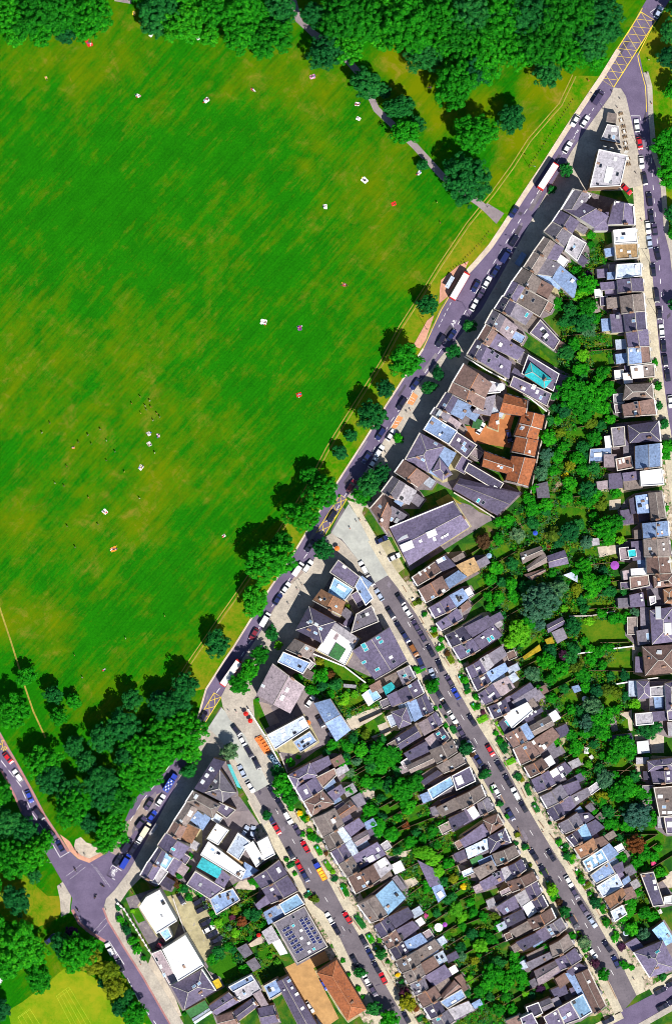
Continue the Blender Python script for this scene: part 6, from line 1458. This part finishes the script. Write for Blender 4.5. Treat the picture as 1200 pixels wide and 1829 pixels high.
PIC = [(160,77,'red',2,3),(270,62,'white',1,1.8),(354,68,'white',1,1.6),(247,171,'white',2,1.6),(369,179,'white',2,2.2),(452,161,'brown',2,1.4),(558,137,'pink',2,2.2),(638,186,'white',2,1.9),(640,212,'white',1,1.8),(768,156,'orange',1,1.0),(651,322,'white',2,2.6),(703,364,'red',1,2.0),(581,369,'white',2,1.9),(748,309,'white',2,1.7),(615,509,'brown',2,1.8),(471,575,'white',2,2.6),(535,586,'purple',2,2.0),(534,705,'red',2,2.2),(188,914,'white',2,2.2),(203,981,'orange',3,2.4),(266,775,'white',2,1.7),(283,778,'pink',2,1.4),(267,793,'white',2,1.9),(252,835,'white',2,2.1),(400,957,'white',1,1.4),(186,1197,'navy',1,1.0),(83,139,'yellow',1,1.2),(240,24,'yellow',1,1.8),(132,800,'orange',1,1.0)]
for n_, (x, y, c, k, s_) in enumerate(sorted(PIC, key=lambda q: q[1])):
    a = RND.uniform(0, 3.14); w = W((x, y)); o = obj('picnic_blanket', BLM, None, (w.x, w.y, .03), a, (s_*.85, s_*.68, 1), M('cloth_'+c)); tag(o, f"{c} picnic blanket, {ordn(n_+1)} from the top of the big lawn", 'blanket', 'picnic blankets on the lawn')
    if k > 1:
        o = obj('bag', BAGM, None, (w.x+RND.uniform(-.5,.5)*s_, w.y+RND.uniform(-.5,.5)*s_, .06), a, None, M('cloth_'+RND.choice(['navy','red','black','blue','yellow','white']))); tag(o, f"small bag beside the {ordn(n_+1)} picnic blanket from the top of the lawn", 'bag', 'bags beside the blankets')
    for j in range(k):
        t = RND.choice(['pink','white','navy','blue','black','red','white','brown']); l = RND.choice(['navy','black','white','blue','brown']); kd = RND.choice(['sit','lie','lie'])
        person(kd, (x+(j-(k-1)/2)*3.6+RND.uniform(-.5,.5), y+RND.uniform(-1,1)), .07, a+RND.choice([0, .4, 3.1]), t, l, f"{['first','second','third'][j]} person from left in {t} on the {ordn(n_+1)} picnic blanket from the top", 'people on picnic blankets')
STAND = PL('251,709 236,721 260,725 270,727 268,716 252,738 262,732 281,739 286,745 274,751 158,777 180,767 191,787 141,790 164,793 206,807 191,823 277,809 120,833 99,863 115,868 159,889 250,890 176,937 135,977 121,940 225,1140 134,1170 148,1210 295,1100 786,398 780,362 76,773 90,756 223,843')
STAND.sort(key=lambda q: q[1])
for n_, p in enumerate(STAND):
    t = RND.choice(['white','yellow','navy','red','white','black','green']); person('stand', p, .03, RND.uniform(0, 6.28), t, RND.choice(['navy','black','white']), f"person in {t} top standing on the lawn, {ordn(n_+1)} standing figure from the top", 'people standing on the lawn')
WALK = [('A',825,710),('A',770,660),('A',805,770),('A',600,580),('A',1020,530),('A',1050,740),('A',1030,430),('C',950,80),('C',770,420),('C',740,465),('C',525,290),('F',545,525),('F',570,515),('F',500,575),('F',720,760),('I',540,350),('I',555,375),('I',460,515),('I',525,410),('X',610,790),('X',560,780),('X',540,750),('E',330,530),('E',305,545),('E',155,835),('R',760,380),('R',440,220),('L',490,485),('L',435,480),('L',530,470),('S',150,260),('J',650,190),('J',715,290),('J',760,380),('N',385,395),('T',705,545),('V',925,880),('V',995,880),('Q',275,340),('B',940,40),('B',980,375),('R',1010,770)]
WALK = sorted([T(*q) for q in WALK], key=lambda q: q[1])
for n_, p in enumerate(WALK):
    t = RND.choice(['white','black','navy','red','pink','grey','blue']); person('stand', p, .17, RND.uniform(0, 6.28), t, RND.choice(['navy','black','brown','grey']), f"pedestrian in {t} top, {ordn(n_+1)} from the top along the pavements", 'pedestrians on the pavements')
# motorcycles crossing the junction
def motorcycle(p, ang, label, plabel):
    w = W(p); root = empty('motorcycle', (w.x, w.y, .06), ang); tag(root, label, 'motorcycle', 'motorcycles at the lower left junction')
    for x in (-.65, .7): obj('wheel', WH, root, (x, 0, .32), None, (1,.6,1))
    mb = MB(); mb.box((0,0,.6), (1.1,.28,.35), 0, 0, .8); mb.build('frame', M('paint_dark'), root); mb = MB(); mb.box((-.25,0,.82), (.7,.3,.12)); mb.build('seat', M('rubber'), root); mb = MB(); mb.box((.5,0,1.0), (.08,.75,.06)); mb.build('handlebar', M('grey_metal'), root)
    person('sit', (p[0]-.4*math.cos(ang)/S*.4, p[1]+.4*math.sin(ang)/S*.4), .82, ang, 'black', 'navy', plabel, 'motorcycle riders')
for i, (t, x, y, a) in enumerate([('R',540,95,-60),('R',735,210,150),('R',685,290,60),('R',555,382,-50)]):
    motorcycle(T(t, x, y), math.radians(a), f"black motorcycle, {ordn(i+1)} from the top at the lower left junction", f"rider in black on the {ordn(i+1)} motorcycle from the top at the junction")
# ================================================================= STREET FURNITURE
lm = MB(); lm.cyl((0,0,0), .11, .9, 8); lm.cyl((0,0,.9), .075, 7.6, 8, .05); POLE = lm.mesh('pole', [M('dark_metal')]); lm = MB(); lm.box((.75,0,8.45), (1.6,.07,.07)); ARM = lm.mesh('arm', [M('dark_metal')]); lm = MB(); lm.box((1.6,0,8.4), (.75,.28,.14), 0, 0, .8); LAMPH = lm.mesh('lamp_head', [M('grey_metal')])
for n_, (t, x, y, a) in enumerate(sorted([('C',248,755,-20),('A',178,1195,-20),('A',705,780,150),('F',700,640,150),('_',762,1143,30),('K',0,60,30),('C',860,268,160),('C',560,665,160),('I',570,455,160),('_',925,448,160),('R',345,30,0),('_',1142,268,0),('O',965,205,200),('Q',425,600,200),('Q',640,940,200),('_',1160,470,0),('_',1170,560,0),('T',620,560,20),('_',870,370,-30)], key=lambda q: T(q[0],q[1],q[2])[1])):
    w = W(T(t, x, y)); root = empty('street_lamp', (w.x, w.y, .1), math.radians(a)); tag(root, f"tall dark street lamp, {ordn(n_+1)} lamp from the top beside the roads", 'street lamp', 'street lamps'); obj('pole', POLE, root); obj('arm', ARM, root); obj('lamp_head', LAMPH, root)
pm = MB(); pm.cyl((0,0,0), .13, .95, 6, .12); pm.cyl((0,0,.95), .12, .1, 6, .02); POST = pm.mesh('post', [M('wood')])
k = 0
for seg in (PL('490,715 440,790 380,880 300,1010 230,1120 170,1200', 'A'), PL('690,60 640,130 560,210 480,290 410,335', 'C'), PL('590,130 520,250', 'F')[:0]):
    for p, an in resample(seg, 5.6):
        k += 1; w = W(p); o = obj('wooden_post', POST, None, (w.x, w.y, .1)); tag(o, f"short wooden post, {ordn(k)} in the line edging the main road verge", 'post', 'posts edging the verge')
w = W(T('C', 410, 420)); sh = empty('bus_shelter', (w.x, w.y, .17), am(T('C', 410, 420))); tag(sh, 'glass-roofed bus shelter beside the stopped red bus', 'bus shelter')
mb = MB(); mb.box((0,0,2.5), (4.6,1.5,.12)); mb.build('canopy', M('bw'), sh)
mb = MB(); mb.box((0,.68,1.2), (4.4,.05,2.2)); mb.build('back_panel', M('pane_sky'), sh)
for x in (-2.1, 0, 2.1): mb = MB(); mb.box((x,.66,1.2), (.09,.09,2.4)); mb.build('post', M('dark_metal'), sh)
mb = MB(); mb.box((0,.35,.5), (3.6,.35,.06)); mb.build('bench', M('grey_metal'), sh)
w = W(T('M', 382, 522)); ki = empty('advert_kiosk', (w.x, w.y, .17), am(T('M', 382, 522))); tag(ki, 'pale flat-topped street kiosk on the shaded pavement', 'kiosk'); mb = MB(); mb.box((0,0,1.2), (4.4,1.1,2.4)); mb.build('cabin', M('grey_metal'), ki); mb = MB(); mb.box((0,0,2.45), (4.6,1.3,.1)); mb.build('roof', M('pa'), ki)
w = W(T('C', 915, 255)); ki = empty('advert_kiosk', (w.x, w.y, .17), am(T('C', 915, 255))); tag(ki, 'blue-topped street kiosk in the building shade, upper main road', 'kiosk'); mb = MB(); mb.box((0,0,1.2), (4.6,1.9,2.4)); mb.build('cabin', M('blue_cloth'), ki); mb = MB(); mb.box((0,0,2.45), (4.9,2.2,.12)); mb.build('roof', M('lb'), ki)
# cafe tables with chairs
tb = MB(); tb.box((0,0,.74), (1.5,.75,.06)); TOP = tb.mesh('table_top', [M('orange_cloth')]); tb = MB(); tb.cyl((0,0,0), .06, .72, 6); LEG = tb.mesh('leg', [M('dark_metal')]); tb = MB(); tb.box((0,0,.45), (1.4,.36,.06)); SEAT = tb.mesh('seat', [M('orange_cloth')])
TB = [('L',640,680),('L',662,672),('L',655,700),('L',678,692),('L',668,722),('L',692,715),('L',682,745),('L',706,738),('L',698,768),('L',715,762)]
for n_, (t, x, y) in enumerate(TB):
    w = W(T(t, x, y)); r = empty('cafe_table', (w.x, w.y, .17), math.radians(-58 + (n_ % 2)*90)); tag(r, f"orange cafe table with benches, {ordn(n_+1)} counting down the pub pavement", 'table', 'cafe tables outside the pub'); obj('table_top', TOP, r)
    for sx in (-.5, .5): obj('leg', LEG, r, (sx, 0, 0))
    for sy in (-.65, .65): obj('bench_seat', SEAT, r, (0, sy, 0)); 
for n_, (t, x, y) in enumerate([('z',585,25),('z',590,100),('z',615,175),('z',625,235),('z',635,300),('z',640,375),('z',650,440),('z',490,60),('z',450,40),('z',670,560),('z',675,625)]):
    w = W(T(t, x, y)); r = empty('bench_table', (w.x, w.y, .17), math.radians(-75)); tag(r, f"small white pavement table, {ordn(n_+1)} in the line beside the fork building", 'table', 'white tables at the fork'); mb = MB(); mb.box((0,0,.74), (1.0,.6,.06)); mb.build('table_top', M('white_paint' if n_ % 2 else 'wood'), r); obj('leg', LEG, r)
    for sy in (-.65, .65): mb = MB(); mb.box((0,sy,.45), (1.2,.3,.06)); mb.build('bench_seat', M('wood'), r)
# boundary walls
for t, pts, lab, mt in [('R','845,335 890,375 1090,705','low pillared boundary wall between the lower road shrubs and white block','coping'),('L','575,465 700,660 820,890','pale boundary wall along the pub side of the left street','coping_white'),('I','640,870 860,960 1010,1075','white garden wall edging the triangular lawn','coping_white'),('G','440,0 560,70 740,185','long cream wall above the hall yard','coping'),('D','0,300 160,410 320,540 240,850 180,1160','tall brick wall behind the terracotta mews','party'),('K','510,70 760,35 920,15','white rendered garden wall, upper one at right','coping_white'),('K','800,285 950,260 1100,240','white rendered garden wall, lower one at right','coping_white'),('H','380,980 560,975 740,940','dark garden wall below a sunny lawn at right','party'),('E','715,150 880,250 1030,330 1100,380 1300,540','long pale party wall above the brown gables','coping_white'),('S','440,300 530,560 650,770 740,900','pale wall between the white blocks and car park','coping'),('L','800,780 855,920 1000,850','brick wall round the pub garden','party')]:
    q = PL(pts, t); c = W(q[0]); r = empty('boundary_wall', (c.x, c.y, 0)); tag(r, lab, 'wall')
    for a, b in zip(q, q[1:]):
        A_, B_ = W(a), W(b); mm = (A_+B_)/2; L_ = (B_-A_).length; an = math.atan2((B_-A_).y, (B_-A_).x)
        mb = MB(); mb.box((mm.x-c.x, mm.y-c.y, .9), (L_, .34, 1.8), an); mb.build('wall_panel', M('wall_brick'), r); mb = MB(); mb.box((mm.x-c.x, mm.y-c.y, 1.86), (L_+.2, .46, .12), an); mb.build('coping', M(mt), r)
        if 'pillared' in lab:
            for k in range(int(L_/2.2)+1):
                f_ = k/(int(L_/2.2)+1); mb = MB(); pp = A_.lerp(B_, f_); mb.box((pp.x-c.x, pp.y-c.y, 1.1), (.7,.7,2.2), an); mb.build('pillar', M('white_paint'), r)
# parasols, awnings
def parasol(p, R_, mat, label, z=.17):
    w = W(p); r = empty('parasol', (w.x, w.y, z)); tag(r, label, 'parasol', None); mb = MB(); mb.cyl((0,0,0), .04, 2.4, 6); mb.build('pole', M('grey_metal'), r)
    mb = MB(); n = 10
    for i in range(n):
        a, b = 2*math.pi*i/n, 2*math.pi*(i+1)/n; mb.poly([(R_*math.cos(a), R_*math.sin(a), 2.1), (R_*math.cos(b), R_*math.sin(b), 2.1), (0,0,2.65)])
    mb.build('canopy', M(mat), r)
for t, x, y, R_, m_, lab in [('L',558,497,.9,'red_paint','red parasol, upper of two on the pub corner pavement'),('L',590,547,.9,'red_paint','red parasol, lower of two on the pub corner pavement'),('L',1002,562,1.0,'orange_cloth','orange parasol in the pub yard'),('F',408,718,.95,'orange_cloth','pinkish orange parasol at the tip of the middle block'),('G',690,450,1.0,'pane_sky','pale blue parasol in a back garden near the large hall'),('K',1000,735,.2,'white_paint','') ,('K',330,775,1.2,'bw','pale round parasol behind the brown roofed houses'),('K',570,390,1.0,'white_paint','white parasol in the long back gardens, right'),('y',465,790,1.6,'cloth_purple','large violet parasol beside a round garden table'),('U',530,505,1.6,'white_paint','white parasol beside a violet one in a back garden'),('U',575,485,.9,'cloth_purple','small violet parasol beside a white one'),('V',865,545,1.1,'bw','blue-white parasol in a back garden, lower right'),('E',970,370,1.4,'white_paint','white parasol on a roof terrace by brown gables'),('H',110,320,.9,'blue_cloth','bright blue parasol among the upper right gardens'),('S',1050,560,.8,'red_paint','red parasol beside the pale shed, bottom left'),('I',1010,1010,.1,'orange_cloth','')]:
    if lab: parasol(T(t, x, y), R_, m_, lab, .1 if t != 'E' else 6.1)
def awning(q, mat, h, label, name='awning', txt=None):
    P = [W(p, h) for p in q]; c = sum(P, Vector())/len(P); mb = MB(); r = empty(name, (c.x, c.y, 0)); tag(r, label, 'awning')
    ring = ccw([(p.x-c.x, p.y-c.y) for p in P]); mb.hexa([(x, y, h) for x, y in ring], [(x, y, h+.08) for x, y in ring]); mb.build('canopy', M(mat), r)
    for x, y in ring: m2 = MB(); m2.cyl((x*.94, y*.94, .1), .05, h-.1, 6); m2.build('post', M('dark_metal'), r)
    return r, c
awning(PL('905,62 930,62 1005,235 975,222', 'M'), 'teal_cloth', 3.0, 'long turquoise awning along the wedge-shaped block')
r, c = awning(PL('705,800 745,785 820,880 780,895', 'L'), 'navy_cloth', 2.8, 'dark blue awning with pale lettering along the pub wall')
tx = ground_text(r, 'UCAE', (0,0), math.radians(-55), 1.9, 'pane_sky', 0, 'lettering'); tx.location = (0.1, 0, 2.9)
# sunbathers' red and white tent by the wood and garden toys
for t, x, y, sx, sy, m_, lab in [('K',585,760,2.4,1.8,'orange_cloth','red and white play tent on a back garden lawn'),('K',620,808,1.4,1.4,'red_paint','red toy house on a back garden lawn'),('Q',1110,910,1.6,1.3,'orange_cloth','orange playhouse by the curved roof'),('U',1075,690,2.0,1.4,'red_paint','red slide on a patio in the middle gardens')]:
    w = W(T(t, x, y)); r = empty('play_tent', (w.x, w.y, .05), RND.uniform(0, 3)); tag(r, lab, 'play tent'); mb = MB(); mb.box((0,0,.4), (sx,sy,.8)); mb.build('base', M(m_), r)
    mb = MB(); mb.hexa([(-sx/2,-sy/2,.8),(sx/2,-sy/2,.8),(sx/2,sy/2,.8),(-sx/2,sy/2,.8)], [(-sx/2,-.02,1.5),(sx/2,-.02,1.5),(sx/2,.02,1.5),(-sx/2,.02,1.5)]); mb.build('roof', M('white_paint'), r)
tr = empty('trampoline', (W(T('G',690,600))).to_tuple()); 
bpy.data.objects.remove(tr)
# wheelie bins by the front walls
bn = MB(); bn.box((0,0,.5), (.55,.6,1.0), 0, 0, 1.12); BINB = bn.mesh('bin_body', [M('dark_metal')]); bn = MB(); bn.box((0,0,1.04), (.66,.72,.08)); BINL = bn.mesh('lid', [M('dark_metal')])
for H_ in HOUSE_INFO:
    if H_['special'] or H_['row'] not in ('n1','w1','w2','e2') or RND.random() < .4: continue
    q = H_['P'][0] + H_['d']*(H_['L']*RND.uniform(.3,.42)) + H_['n']*RND.uniform(3,4); r = empty('wheelie_bin', (q.x, q.y, .02), RND.uniform(0, 3)); col = RND.choice(['teal_cloth','dark_metal','navy_cloth','grey_metal','white_paint'])
    tag(r, f"wheelie bin in front of the {ordn(H_['rank'])} house {ROWS[H_['row']][1]}", 'bin', 'wheelie bins'); obj('bin_body', BINB, r, mat=M(col)); obj('lid', BINL, r, mat=M(col))
